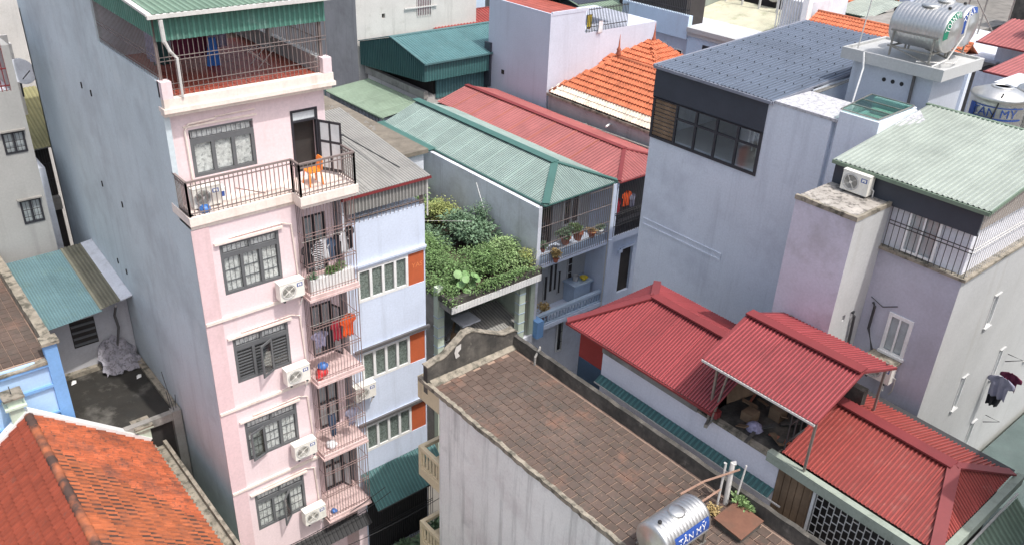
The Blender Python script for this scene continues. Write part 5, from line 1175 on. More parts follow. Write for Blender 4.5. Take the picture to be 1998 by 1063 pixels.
# ------------------------------------------------------------------ tile roofs of curved clay tiles
def tile_mesh(w, l, step=.045):
    xs = [(-.5, .014), (-.34, 0), (.06, 0), (.24, .05), (.42, .056), (.53, .012)]
    vs = []
    for y, dz in ((0, step), (l, 0.0)):
        vs += [(x * w, y, z + dz) for x, z in xs]
    vs += [(x * w, 0, z) for x, z in xs]
    n = len(xs)
    fs = [(i, i + 1, i + 1 + n, i + n) for i in range(n - 1)] + [(i + 2 * n, i + 1 + 2 * n, i + 1, i) for i in range(n - 1)]
    return vs, fs
def tile_roof(parent, O, A, B, na, nb, w, l, m_one, m_many, limit=0, keep=lambda p: True, name='roof_tile', bond=0.0, step=.045):
    """O eave corner, A unit along the eave, B unit up the slope"""
    A, B = Vector(A), Vector(B); Nn = A.cross(B)
    if Nn.z < 0: Nn = -Nn; 
    tv, tf_ = tile_mesh(w, l * 1.08, step)
    tuv = [((x / w) + .5, y / l) for x, y, z in tv]
    R = Matrix((A, B, Nn)).transposed()
    pos = []
    for j in range(nb):
        for i in range(na):
            p = Vector(O) + A * (w * (i + .5 + (bond if j % 2 else 0))) + B * (l * j) + Nn * .01
            if keep(p): pos.append(p)
    def rank(p):
        d = p - Vector((0, 0, 27)); k = d.dot(c_fwd)
        ins = abs(d.dot(c_right) / k * 1663.18) < 1005 and abs(d.dot(c_down) / k * 1663.18) < 540
        return (0 if ins else 1, d.length)
    pos.sort(key=rank)
    first = None; mb = MB()
    for k, p in enumerate(pos):
        jr = Matrix.Rotation(random.uniform(-.02, .02), 3, 'Z') @ Matrix.Rotation(random.uniform(-.02, .02), 3, 'X')
        if k < limit:
            if first is None:
                first = o = MB().add([Vector(v) for v in tv], tf_).build(name, m_one, parent, local=True, uvs=tuv)
            else: o = first.copy(); COL.objects.link(o)
            o.matrix_local = Matrix.Translation(p - Vector(parent['_o'])) @ (R @ jr).to_4x4()
        else:
            mb.add([p + R @ (jr @ Vector(v)) for v in tv], tf_)
    if mb.v: mb.build(name, m_many, parent, kind='stuff', uvs=tuv * (len(mb.v) // len(tuv)))
# left foreground house
oh = thing('orange_tile_roof_house', 'house with a stained orange clay tile gable roof and pale green corner posts', 'house', (2.45, 22, 0))
ZR, ZE, UR, UL, UE, VB = 9.85, 7.05, 2.45, -.9, 5.75, 25.6
sl = math.hypot(UE - UR, ZR - ZE)
MB().box(UL + .3, UE - .25, 8, 25.7, 0, 6.9).build('wall', m_lime, oh)
MB().prism(fS(25.45), [(UL + .1, ZE - .1), (UE - .1, ZE - .1), (UR, ZR - .05)], 0, -.25).build('gable_wall', m_lime, oh)
Bv = Vector((UR - UE, 0, ZR - ZE)).normalized()
MB().slab([(UE, 12, ZE - .03), (UE, 25.5, ZE - .03), (UR, 25.5, ZR - .03), (UR, 12, ZR - .03)], .05).slab([(UL, 12, ZE - .03), (UR, 12, ZR - .03), (UR, 25.5, ZR - .03), (UL, 25.5, ZE - .03)], .05).build('roof_batten', m_inside, oh)
tile_roof(oh, (UE, 25.5, ZE), (0, -1, 0), Bv, 62, 12, .21, .356, m_tile, m_tilerest, 180)
Bw = Vector((UR - UL, 0, ZR - ZE)).normalized()
tile_roof(oh, (UL, 12.5, ZE), (0, 1, 0), Bw, 62, 12, .21, .36, m_tileleft, m_tileleft2, 120, step=.07)
for k in range(34):
    y = 25.35 - k * .37
    MB().lathe((UR, y, ZR - .03), (0, -1, -.06), [(.135, 0), (.15, .02), (.135, .06), (.13, .4)], 10).build('ridge_tile', m_tile, oh, True)
MB().bar((UR, 25.55, ZR + .06), (UE + .05, 25.55, ZE + .1), .28, .14).bar((UR, 25.55, ZR + .06), (UL - .05, 25.55, ZE + .1), .28, .14).build('verge', m_white, oh)
for x, z, s in ((UR - .25, ZR - .2, 1), (UE - .1, ZE + .1, .99)):
    P = MB().box(x - .2, x + .2, 25.45, 25.85, z, z + .55 * s).box(x - .3, x + .3, 25.35, 25.95, z + .55 * s, z + .62 * s)
    if s == 1: P.box(x - .2, x + .2, 25.45, 25.85, z + .62, z + .82).box(x - .26, x + .26, 25.4, 25.9, z + .82, z + .9)
    P.build('corner_post', m_lime, oh)
    zt = z + (.9 if s == 1 else .5)
    zt = z + (.9 if s == 1 else .62 * s)
    MB().box(x - .3, x + .3, 25.34, 25.96, zt + .002, zt + .06).build('post_cap', m_cap, oh)
MB().bar((UR - .25, 25.65, ZR + .7), (UR - .27, 25.65, ZR + 1.05), .025).build('rod', m_bardark, oh)
MB().box(UE + .02, UE + .12, 12, 25.3, ZE - .28, ZE - .05).box(UE + .12, UE + .38, 12, 25.3, ZE - .3, ZE - .2).box(UE + .38, UE + .5, 12, 25.3, ZE - .3, ZE - .02).build('gutter', m_cap, oh)

# blue house behind it
bh = thing('sky_blue_house', 'sky blue house with a tiled roof terrace at the left edge', 'house', (2, 28, 0))
MB().box(-4, 3.5, 26.0, 34, 0, 11.2).build('wall', m_skyblue, bh)
MB().box(3.4, 3.78, 25.9, 26.25, 0, 11.75).build('pilaster', m_midblue, bh)
MB().box(3.35, 3.86, 25.82, 26.3, 11.752, 11.86).build('post_cap', m_cap, bh)
MB().box(-4, 3.4, 25.88, 26.0, 11.0, 11.12).box(-4, 3.4, 25.9, 26.0, 10.2, 10.3).box(-4, 3.4, 25.9, 26, 9.2, 9.26).build('string_course', m_midblue, bh)
rough_wall(-4, 3.4, 25.86, 26.1, 11.1, lambda t: 11.32 - .18 * max(0, math.sin(t * 9)), 30, 'x', seed=21).build('parapet', m_cap, bh)
rough_wall(3.5, 3.8, 26.3, 36, 10.5, lambda t: 11.62, 50, 'y', seed=22).build('side_parapet', m_cap, bh)
MB().box(3.5, 3.8, 26.3, 36, 0, 10.49).build('side_wall', m_concrete, bh)
MB().box(-4, 3.5, 26.1, 34, 11.202, 11.24).build('tile_bed', m_grout, bh)
first = None
for i in range(10):
    for j in range(24):
        x, y = 3.15 - i * .31 + .0, 26.15 + j * .31
        if first is None: first = o = MB().box(.006, .298, .006, .298, -.02, .01).build('roof_tile', m_paver, bh, local=True)
        else: o = first.copy(); COL.objects.link(o)
        o.location = Vector((x, y, 11.26 + random.uniform(-.003, .003))) - Vector(bh['_o'])
pane_window(bh, fS(26.0), 1.0, 1.9, 8.9, 9.15, 2, m_white, m_inside, m_glass, -.05, .05)
MB().lbox(fS(26), 0.4, 1.2, .0, .02, 7.6, 8.9).build('window', m_inside, bh)

# flat roofed annex and lean-to against the grey wall
an = thing('lean_to_annex', 'small annex with a pale teal corrugated lean-to roof and a damp flat roof in front', 'annex', (5.5, 28, 0))
MB().box(3.82, 6.95, 25.65, 29.9, 0, 7.7).build('lower_wall', m_inside, an)
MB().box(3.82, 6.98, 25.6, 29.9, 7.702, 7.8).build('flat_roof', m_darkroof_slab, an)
MB().box(3.85, 6.98, 29.9, 30.1, 7.8, 10.6).box(3.85, 6.98, 33.2, 33.4, 0, 11.0).build('wall', mat('dull_white_plaster', lin(186, 186, 190), var=.06, scale=.7, stain=((.3, .3, .31), .4, .8, .5, .72), streak=(BLK, .3, .58, .8), bump=.15), an)
MB().box(3.9, 5.6, 29.7, 29.9, 7.802, 7.98).box(6.75, 6.98, 25.6, 29.6, 7.802, 7.92).build('plinth', m_cap, an)
MB().box(4.4, 6.98, 25.5, 25.72, 7.55, 7.86).build('front_kerb', m_concrete, an)
w = MB().lbox(fS(29.9), 4.9, 5.75, -.02, .01, 8.9, 10.0).build('window', m_inside, an)
for k in range(4): MB().lbox(fS(29.9), 4.93, 5.72, .011, .05, 8.98 + k * .26, 9.07 + k * .26).build('slat', m_frame, w)
rf = MB().bar((3.85, 33.3, 11.15), (6.95, 33.3, 11.2), .08).build('roof', m_concrete, an)
sheets(rf, m_leanteal, lerp((3.85, 28.5, 10.72), (5.85, 28.7, 10.75)), lerp((3.85, 33.4, 11.2), (5.85, 33.4, 11.22)), 2.0, (0, -.1, 1), .09, .02, 1.0, 'sin')
sheets(rf, m_fibre, lerp((5.8, 28.75, 10.8), (6.6, 28.95, 10.82)), lerp((5.8, 33.4, 11.26), (6.6, 33.4, 11.28)), .8, (0, -.1, 1), .13, .03, .8, 'sin')
MB().slab([(6.56, 28.95, 10.84), (6.99, 29.0, 10.9), (6.99, 33.4, 11.36), (6.56, 33.4, 11.3)], .05).build('cement_flashing', m_greyrender, rf)
MB().tube([(6.35, 28.9, 10.7), (6.38, 29.5, 10.0), (6.45, 29.6, 9.4), (6.3, 29.7, 8.6), (6.0, 29.7, 8.2)], .05, 6).build('downpipe', m_greyclad, an)
tp = thing('crumpled_tarp', 'crumpled printed tarpaulin slumped in the corner of the damp flat roof', 'tarpaulin', (6.2, 29.3, 7.8))
rnd = random.Random(8); vs = []; NN = 16
for j in range(NN + 1):
    for i in range(NN + 1):
        x = 5.55 + 1.35 * i / NN; t = j / NN
        y = 28.95 + .85 * t + math.sin(i * .9) * .08
        z = 7.86 + 1.15 * t ** 1.3 * (0.35 + .65 * math.sin(math.pi * min(1, i / NN * .9 + .12))) + rnd.uniform(-.02, .02) + .05 * math.sin(i * 1.7 + j * .8)
        vs.append((x + .05 * math.sin(j * .9 + i * .5), y, z))
MB().add(vs, [(j * (NN + 1) + i, j * (NN + 1) + i + 1, (j + 1) * (NN + 1) + i + 1, (j + 1) * (NN + 1) + i) for j in range(NN) for i in range(NN)]).build('sheet', m_tarp, tp, True)
for k, (x, y) in enumerate(((6.4, 28.3), (4.4, 29.3))):
    o = MB().add([(x, y, 7.81), (x + .18, y + .03, 7.82), (x + .22, y + .16, 7.86), (x + .05, y + .2, 7.83), (x + .1, y + .1, 7.93)], [(0, 1, 4), (1, 2, 4), (2, 3, 4), (3, 0, 4)]).build('paper_scrap', m_white)
    tag(o, ('white scrap of litter lying near the tarpaulin on the damp roof', 'small white scrap at the far left of the damp roof')[k], 'litter')
op = thing('concrete_post', 'grey concrete post with rusty rods at the outer corner of the damp roof', 'post', (6.8, 25.6, 2))
MB().box(6.65, 6.95, 25.42, 25.72, 2.0, 7.95).build('shaft', m_concrete, op)
MB().bar((6.75, 25.5, 7.9), (6.6, 25.6, 9.6), .02).bar((6.85, 25.6, 7.9), (6.9, 25.6, 8.5), .02).bar((6.7, 25.65, 7.9), (6.65, 25.7, 8.7), .02).build('rod', m_bardark, op)

# pale house at the far left
pl = thing('pale_plaster_house', 'plain pale plastered house with two small barred windows at the left edge', 'house', (3.5, 34, 0))
m_pale = mat('pale_plaster', lin(168, 168, 165), var=.07, scale=.6, stain=((.34, .33, .32), .4, .7, .5, .74), streak=((.2, .2, .19), .4, .56, .8), bump=.15)
hs = [(4.92, 5.66, 15.12, 15.93), (4.94, 5.66, 12.32, 13.27)]
MB().panel(fS(34.0), -4, 5.85, 0, 17.4, hs, .2).build('wall', m_pale, pl)
MB().box(-4, 5.85, 34.21, 44, 0, 17.39).box(5.852, 6.25, 35.0, 44, 0, 14).build('inner_wall', m_greyrender, pl)
MB().box(5.6, 5.85, 34.0, 40, 17.4, 19.0).build('pillar', m_pale, pl)
for (a0, a1, z0, z1) in hs:
    pane_window(pl, fS(34), a0, a1, z0, z1, 2, m_darkframe, m_frost, m_glass, .03, .06, bar_=.13)
    MB().lbox(fS(34), a0 - .06, a1 + .06, .0, .14, z1 + .03, z1 + .08).build('window_hood', m_concrete, pl)
rl = MB(); bars(rl, fS(34.02), -2, 5.6, 17.4, 18.9, 0, .14, .03, [17.6, 18.2, 18.88]); rl.build('railing', m_rail_red, pl)
MB().box(-4, 5.6, 36, 36.2, 17.4, 19.6).box(-4, 5.6, 34.0, 34.06, 18.95, 19.5).build('parapet', m_rail_red, pl)
MB().box(-4, 7.0, 40, 46, 0, 17.6).box(-4, 6.9, 39.9, 40.0, 17.6, 18.0).build('rear_wall', m_oldcream, pl)
MB().box(-4, 10.5, 46, 56, 0, 19.9).build('rear_block', m_oldcream, pl)
ds = thing('satellite_dish', 'round grey satellite dish on the roof beside the pale pillar', 'satellite dish', (6.5, 37, 16.5))
MB().lathe((6.55, 37, 17.2), (.3, -.8, .5), [(.05, -.02), (.3, .03), (.5, .12), (.52, .13), (.5, .14), (.3, .06), (.05, .01)], 24).build('dish', m_greyrender, ds, True)
MB().bar((6.5, 37.2, 16.2), (6.5, 37.1, 17.1), .06).bar((6.5, 36.9, 16.9), (6.75, 36.3, 17.4), .03).build('mast', m_bardark, ds)
gp = thing('gap_house', 'narrow house squeezed between the pale house and the grey wall under a yellow fibre roof', 'house', (6.5, 38, 0))
MB().box(6.26, 6.98, 37.6, 46, 0, 13.9).build('wall', m_inside, gp)
rf = MB().bar((6.0, 37.2, 14.0), (7.6, 37.2, 14.05), .08).build('roof', m_concrete, gp)
sheets(rf, m_yellow, lerp((6.0, 37.1, 14.02), (7.6, 37.1, 14.06)), lerp((6.0, 42.5, 15.0), (8.0, 42.5, 15.05)), 1.6, (0, -.2, 1), .14, .03, .8, 'sin')
c = MB(); bars(c, fS(37.58), 6.3, 6.98, 11.8, 13.9, 0, .1, .02, [12.5, 13.2]); c.build('cage', m_bardark, gp)
MB().box(6.3, 6.98, 37.3, 37.59, 11.2, 11.75).build('sill', m_concrete, gp)

# ------------------------------------------------------------------ middle distance
cs = thing('concrete_slab_house', 'flat concrete roofed house strip between the grey roof and the teal roof', 'house', (19.5, 36, 0))
MB().box(18.2, 21.8, 31.9, 44, 0, 12.3).build('wall', m_greyrender, cs)
MB().box(18.0, 21.95, 31.7, 44, 12.302, 12.5).build('roof_slab', mat('dirty_screed', lin(126, 118, 106), var=.2, scale=1.5, stain=((.1, .09, .07), .7, 1.2, .5, .7), bump=.5), cs)
rough_wall(18.0, 18.2, 31.7, 44, 12.5, lambda t: 12.75, 40, seed=31).build('kerb', m_cap, cs)
rnd = random.Random(9); rub = MB()
for k in range(160):
    x, y, s = rnd.uniform(18.3, 21.6), rnd.uniform(35, 43.5), rnd.uniform(.05, .18)
    rub.add([(x - s, y, 12.5), (x + s, y - s * .4, 12.5), (x + s * .3, y + s, 12.5), (x, y, 12.5 + s * rnd.uniform(.4, 1))], [(0, 1, 3), (1, 2, 3), (2, 0, 3)])
o = rub.build('rubble', m_concrete, None, kind='stuff'); tag(o, 'broken rubble strewn over the flat concrete strip roof', 'rubble')
lg = thing('pale_green_shed_roof_house', 'low shed with a mossy pale green sheet roof in front of the teal gable house', 'shed', (27, 44, 0))
MB().box(25.2, 29, 41.4, 47, 0, 10.6).build('wall', m_greyrender, lg)
rf = MB().bar((24.9, 47.3, 10.88), (25.0, 40.6, 10.86), .07).build('roof', m_pgreen2, lg)
sheets(rf, m_pgreen2, lerp((24.9, 47.3, 10.9), (25.0, 40.7, 10.9)), lerp((28.1, 47.3, 11.15), (28.1, 40.9, 11.15)), 6.6, (-.1, 0, 1), .18, .025, 1.1)
c = MB(); bars(c, fW(25.15), 41.4, 47, 9.2, 10.85, 0, .16, .03, [9.6]); c.build('cage', m_bardark, lg)
MB().tube([(24.6, 47.0, 8), (24.55, 47.0, 14.2)], .04, 6).tube([(24.9, 47.1, 8), (24.85, 47.1, 12.5)], .04, 6).build('pole', m_tealblue, lg)
dg = thing('teal_gable_house', 'house clad in dark teal ribbed metal with a broad teal gable roof', 'house', (32, 44, 0))
MB().box(28.4, 37, 41.4, 47.8, 0, 11.4).build('wall', m_oldcream, dg)
MB().box(29.2, 37, 41.6, 47.6, 11.4, 13.4).build('loft', m_inside, dg)
MB().box(28.3, 28.6, 41.3, 48, 11.3, 11.75).build('low_parapet', m_concrete, dg)
MB().prism(fW(28.05), [(40.85, 12.5), (48.0, 11.9), (48.0, 13.4), (44.35, 14.4), (40.85, 13.62)], 0, -.05).build('gable_cladding', m_teal2, dg)
gc = MB()
for k in range(36):
    y = 40.95 + k * .2
    zt = 13.6 + (y - 40.85) * .222 if y < 44.35 else 14.4 - (y - 44.35) * .27
    gc.box(27.99, 28.05, y, y + .05, 12.5 - (y - 40.85) * .084, zt - .03)
gc.build('cladding_ribs', m_teal2, dg)
MB().corr(lerp((28.1, 40.84, 12.5), (37, 40.84, 12.5)), lerp((28.1, 40.84, 13.6), (37, 40.84, 13.6)), 0, 1, 45, .03, (0, -1, 0)).build('side_cladding', m_teal2, dg)
MB().corr(lerp((29.2, 41.35, 11.2), (37, 41.35, 11.2)), lerp((29.2, 41.35, 12.55), (37, 41.35, 12.55)), 0, 1, 36, .03, (0, -1, 0)).build('lower_cladding', m_tealblue, dg)
rf = MB().bar((27.9, 44.35, 14.44), (37, 44.35, 14.46), .3, .05).bar((27.98, 40.7, 13.62), (27.98, 44.35, 14.46), .1, .06).bar((27.98, 48.1, 13.42), (27.98, 44.35, 14.46), .1, .06).bar((27.95, 40.68, 13.58), (37, 40.68, 13.6), .12, .1).build('roof', m_tealblue, dg)
sheets(rf, m_tealblue, lerp((27.95, 40.65, 13.6), (37, 40.65, 13.6)), lerp((27.95, 44.33, 14.42), (37, 44.33, 14.42)), 9, (0, -.2, 1), .2, .035, 1.1)
sheets(rf, m_tealblue, lerp((27.95, 48.1, 13.4), (37, 48.1, 13.4)), lerp((27.95, 44.37, 14.42), (37, 44.37, 14.42)), 9, (0, .2, 1), .2, .035, 1.1)
ch = thing('cream_wall_house', 'tall house with a streaked cream wall and a barred window above the teal roof', 'house', (32, 50, 0))
MB().panel(fS(48.3), 28.004, 37.6, 0, 20, [(32.6, 33.8, 14.4, 16.2), (29.9, 30.15, 14.55, 14.85)], .25).build('wall', m_oldcream, ch)
MB().panel(fW(28.0), 48.304, 66, 0, 20, [(54, 54.7, 14.6, 16.0)], .2).build('side_wall', mat('grey_side_wall', lin(168, 166, 166), var=.1, scale=.7, stain=((.24, .23, .22), .5, .9, .5, .72), streak=(BLK, .4, .55, .8), bump=.3), ch)
MB().box(28.21, 37.6, 48.56, 66, 0, 19.9).build('inner_wall', m_inside, ch)
w = MB().lbox(fS(48.3), 32.6, 33.8, -.2, -.15, 14.4, 16.2).build('window', m_cpurple, ch)
c = MB(); bars(c, fS(48.3), 32.65, 33.75, 14.35, 16.2, .03, .13, .05); c.lbox(fS(48.3), 31.6, 34.2, .05, .12, 14.95, 15.03).build('grille', m_pipe, w)
MB().box(28.05, 28.1, 54.05, 54.65, 14.65, 15.95).build('shutter', m_greyclad, ch)

lh = thing('lilac_block_house', 'plain lilac block of a house with a red tiled flat roof', 'house', (36, 38, 0))
MB().box(33.0, 35.75, 35.6, 41.1, 0, 16.75).box(35.75, 42.0, 35.6, 41.1, 0, 15.5).build('wall', m_lilac2, lh)
MB().box(33.1, 35.7, 35.7, 41.0, 16.752, 16.78).build('tile_bed', m_grout, lh)
first = None
for i in range(6):
    for j in range(13):
        if first is None: first = o = MB().box(0, .39, 0, .39, 0, .02).build('floor_tile', m_redtile, lh, local=True)
        else: o = first.copy(); COL.objects.link(o)
        o.location = Vector((33.18 + i * .42, 35.75 + j * .4, 16.79)) - Vector(lh['_o'])
MB().box(33.0, 33.1, 35.6, 41.1, 16.755, 16.88).box(33.1, 35.9, 35.58, 35.7, 16.755, 16.95).build('kerb', m_lilac2, lh)
c = MB(); bars(c, fS(35.62), 35.9, 39.3, 15.5, 16.9, 0, .13, .03, [15.8, 16.8]); c.build('cage', m_bardark, lh)
sheets(MB().bar((35.8, 36.4, 17.0), (39.4, 36.4, 17.0), .06).build('roof', m_darkclad, lh), m_darkclad, lerp((35.8, 36.3, 17.0), (39.4, 36.3, 17.0)), lerp((35.8, 41, 17.6), (39.4, 41, 17.6)), 3.6, (0, -.1, 1), .2, .03)
MB().box(32.97, 33.0, 39.5, 39.75, 12.55, 12.8).build('vent', m_inside, lh)
MB().box(32.85, 33.0, 40.75, 41.3, 11.5, 14.2).build('chute', m_darkclad, lh)
hanging('hanging_towel', 'white cloth hung on the bars of the lilac house', 'cloth', TOWEL, m_cwhite, fS(35.55), 36.9, .05, 16.1, .35, .7, 51)
hanging('hanging_towel', 'yellow cloth hung at the left end of the lilac house bars', 'cloth', TOWEL, mat('yellow_cloth', lin(206, 190, 70), bump=0), fS(35.7), 36.15, 0, 16.5, .4, .8, 52)

og = thing('orange_hip_roof_house', 'house with a bright orange tile hip roof, white limed eaves and a grey side wall', 'house', (36, 31, 0))
MB().box(33.0, 40.5, 26.5, 35.4, 0, 12.3).build('wall', mat('rough_grey_wall', lin(172, 170, 170), var=.1, scale=.8, stain=((.22, .21, .2), .5, 1, .5, .72), streak=(BLK, .45, .55, .8), bump=.3), og)
rough_wall(32.9, 33.15, 26.5, 35.5, 12.3, lambda t: 12.44, 30, seed=41).build('kerb', m_cap, og)
zr = 14.75
def keep1(p): return p.y < 35.35 - (p.x - 33.0) * 1.02 + .1
Bs = Vector((2.65, 0, 2.25)).normalized(); Ls = math.hypot(2.65, 2.25)
MB().slab([(33.0, 26.5, 12.42), (35.65, 26.5, 14.67), (35.65, 32.7, 14.67), (33.0, 35.4, 12.42)], .05).build('roof_batten', m_inside, og)
tile_roof(og, (33.0, 35.4, 12.5), (0, -1, 0), Bs, 42, 10, .21, .35, m_tileclean, m_tileclean, 0, lambda p: keep1(p) and p.x > 33.5, step=.085)
tile_roof(og, (33.0, 35.4, 12.5), (0, -1, 0), Bs, 42, 2, .21, .35, m_tilewhite, m_tilewhite, 0, keep1, 'limed_tile')
MB().tube([(33.05, 35.4, 12.5), (35.65, 32.7, zr)], .12, 8).tube([(35.65, 32.75, zr), (35.65, 26.5, zr)], .12, 8).build('ridge', m_tileclean, og, True)
MB().slab([(35.7, 32.7, 14.65), (35.7, 26.5, 14.65), (38.4, 26.5, 12.4), (38.4, 35.4, 12.4)], .05).slab([(33.1, 35.4, 12.42), (35.7, 32.7, 14.65), (38.4, 35.4, 12.42)], .05).build('rear_slope', m_tileclean, og)
MB().lathe((35.65, 32.7, zr + .08), (0, 0, 1), [(.1, 0), (.16, .12), (.1, .28), (.14, .36), (.06, .5), (.03, .9), (.01, 1.2)], 10).build('finial', m_terracotta, og, True)
ap = Vector((39.6, 33.6, 14.95))
MB().slab([(36.6, 30.2, 13.0), (36.6, 36.6, 13.0), ap], .06).slab([(36.6, 30.2, 13.0), ap, (42, 30.2, 13.0)], .06).slab([(42, 30.2, 13), ap, (42, 36.6, 13)], .06).slab([(36.6, 36.6, 13), (42, 36.6, 13), ap], .06).build('rear_roof', m_tileclean, og)
Bs2 = (Vector((ap.x - 36.6, 0, ap.z - 13))).normalized()
def keep2(p): t = (p.x - 36.6) / 3.0; return abs(p.y - (33.4 + .2 * t)) < 3.2 * (1 - t) + .05 and t < .98
tile_roof(og, (36.6, 36.6, 13.06), (0, -1, 0), Bs2, 31, 10, .21, .355, m_tileclean, m_tileclean, 0, keep2, step=.08)
Bs3 = (Vector((0, ap.y - 30.2, ap.z - 13))).normalized()
def keep3(p): t = (p.y - 30.2) / 3.4; return abs(p.x - (39.3 + .3 * t)) < 2.7 * (1 - t) + .05 and t < .98
tile_roof(og, (36.6, 30.2, 13.06), (1, 0, 0), Bs3, 27, 11, .21, .355, m_tileclean, m_tileclean, 0, keep3, step=.08)
MB().tube([(36.6, 36.6, 13.05), ap], .11, 8).tube([(36.6, 30.2, 13.05), ap], .11, 8).tube([(42, 30.2, 13.05), ap], .11, 8).build('ridge', m_tileclean, og, True)
MB().lathe(ap, (0, 0, 1), [(.1, 0), (.15, .12), (.08, .28), (.03, .7), (.01, 1.1)], 10).build('finial', m_terracotta, og, True)
MB().tube([(33.0, 30.4, 12.0), (32.6, 30.3, 11.95)], .06, 6).build('spout', m_white, og)
MB().tube([(32.6, 34.8, 11.55), (32.6, 26.4, 11.75)], .05, 6).tube([(32.6, 32, 11.6), (32.9, 32, 11.6)], .03, 5).build('wall_pipe', m_concrete, og)

lb_ = thing('light_blue_house', 'long light blue house with a deep roof parapet behind the orange tile roof', 'house', (48, 36, 0))
m_lb = mat('light_blue_paint', lin(196, 214, 232), var=.05, scale=.6, streak=((.35, .4, .46), .3, .55, .8), bump=.05)
MB().box(45.9, 46.3, 36.2, 42.2, 13.75, 15.25).build('parapet', m_lb, lb_)
MB().panel(fW(46.4), 36.2, 42.2, 0, 13.9, [(41.1, 41.7, 11, 13.0), (39.0, 39.5, 11, 13.0), (38.2, 38.7, 11, 13.0), (36.8, 37.4, 10.5, 12.8)], .2).build('wall', m_lilac2, lb_)
MB().panel(fW(46.05), 27.5, 36.2, 0, 14.3, [(33.1, 34.9, 12.9, 13.65)], .2).build('wall', m_lb, lb_)
MB().box(46.61, 52, 27.6, 42.1, 0, 13.2).build('inner_wall', m_inside, lb_)
for a0, a1, z0, z1 in ((41.1, 41.7, 11, 13.0), (39.0, 39.5, 11, 13.0), (38.2, 38.7, 11, 13.0), (36.8, 37.4, 10.5, 12.8)):
    MB().lbox(fW(46.4), a0 - .08, a0, 0, .06, z0, z1).lbox(fW(46.4), a1, a1 + .08, 0, .06, z0, z1).lbox(fW(46.4), a0 - .08, a1 + .08, 0, .06, z1, z1 + .08).build('door_frame', m_white, lb_)
pane_window(lb_, fW(46.05), 33.1, 34.9, 12.9, 13.65, 3, m_darkframe, m_inside, m_glassdark, .05, .08)
MB().box(45.75, 46.3, 27.5, 36.15, 14.3, 14.6).box(45.85, 46.3, 27.5, 36.15, 14.05, 14.299).build('cornice', m_offwhite, lb_)
MB().box(46.3, 52, 27.5, 42.2, 14.0, 14.1).build('roof_slab', m_greyrender, lb_)
c = MB(); bars(c, fW(46.0), 36.3, 42.2, 15.25, 16.6, 0, .15, .035, [15.6, 16.5]); c.build('cage', m_bardark, lb_)
MB().box(47.5, 49.5, 37.8, 44, 14.1, 16.2).build('unlit_recess', m_inside, lb_)  # solid box coloured dark to paint the shade behind the bars
ms = thing('moss_roof_house', 'low house with a pale mossy sheet roof beside a cream gable wall', 'house', (53, 37, 0))
MB().box(50.8, 58, 33.3, 40.4, 0, 13.5).build('wall', m_concrete, ms)
rf = MB().bar((50.6, 40.4, 13.96), (50.6, 33.1, 13.96), .1, .1).build('roof', m_concrete, ms)
sheets(rf, mat('mossy_sheet', lin(188, 186, 164), var=.15, scale=1, stain=[((.4, .2, .14), .5, 1.3, .56, .72), ((.2, .22, .12), .6, .9, .55, .72)], bump=.2), lerp((50.6, 40.4, 14.0), (50.6, 33.1, 14.0)), lerp((55.5, 40.5, 14.8), (55.5, 34.0, 14.8)), 7.3, (-.15, 0, 1), .15, .02, 1.2, 'sin')
MB().prism(fS(33.0), [(50.4, 12), (56.5, 12), (56.5, 15.6), (54.5, 15.2), (50.4, 14.15)], 0, -.3).build('gable_wall', m_oldcream, ms)
MB().box(50.7, 58, 40.5, 40.8, 12, 16).build('party_wall', m_pgreen, ms)
c = MB(); bars(c, fW(54.8), 34, 40, 14.6, 17.5, 0, 1.4, .12); c.build('post', m_pipe, ms)
MB().box(56, 60, 33.5, 40.5, 13, 18).build('dark_shelter', m_inside, ms)
t1 = thing('round_tank_end', 'dark round tank end under the shelter above the mossy roof', 'tank', (55.5, 36.3, 15))
MB().lathe((55.6, 36.4, 16.0), (-1, 0, 0), [(.75, 0), (.8, .1), (.75, .2), (.35, .3), (.3, .36), (.05, .4)], 24).build('tank_body', m_fan, t1, True)
sc2 = thing('striped_cage_house', 'narrow house with a striped barred screen and a white pillar', 'house', (52, 31, 0))
MB().box(51.2, 56, 30.9, 32.8, 0, 16.5).build('wall', m_greyrender, sc2); MB().box(50.7, 51.2, 30.6, 31.0, 0, 17.5).build('pillar', m_white, sc2)
c = MB(); bars(c, fW(50.9), 31.1, 32.9, 12, 17.5, 0, .2, .06, [14]); c.build('cage', m_fan, sc2)
ob = thing('orange_strip_roof', 'strip of orange tile roof showing beyond the charcoal sheet roof', 'house', (50.6, 28, 0))
MB().box(50.4, 56, 20.8, 30.4, 0, 14.9).build('wall', m_oldcream, ob)
MB().slab([(50.2, 20.5, 14.95), (52.0, 20.5, 15.95), (52.0, 30.6, 15.95), (50.2, 30.6, 14.95)], .06).slab([(52.0, 20.5, 15.95), (53.8, 20.5, 14.9), (53.8, 30.6, 14.9), (52.0, 30.6, 15.95)], .06).build('roof_base', m_tileclean, ob)
tile_roof(ob, (50.2, 30.6, 15.0), (0, -1, 0), Vector((1.8, 0, 1.0)).normalized(), 46, 6, .22, .345, m_tileclean, m_tileclean, 0)
MB().tube([(52.0, 20.5, 16.0), (52.0, 30.6, 16.0)], .11, 8).build('ridge', m_tileclean, ob, True)
ob2 = thing('far_orange_roof_house', 'far house with a steep orange tile roof left of the green shed', 'house', (62, 36, 0))
MB().box(61, 68, 33.5, 39, 0, 14.5).build('wall', m_oldcream, ob2)
MB().slab([(60.8, 33.2, 14.6), (64.5, 33.2, 17.4), (64.5, 39, 17.4), (60.8, 39, 14.6)], .1).slab([(64.5, 33.2, 17.4), (68, 33.2, 14.6), (68, 39, 14.6), (64.5, 39, 17.4)], .1).build('roof_base', m_tileclean, ob2)
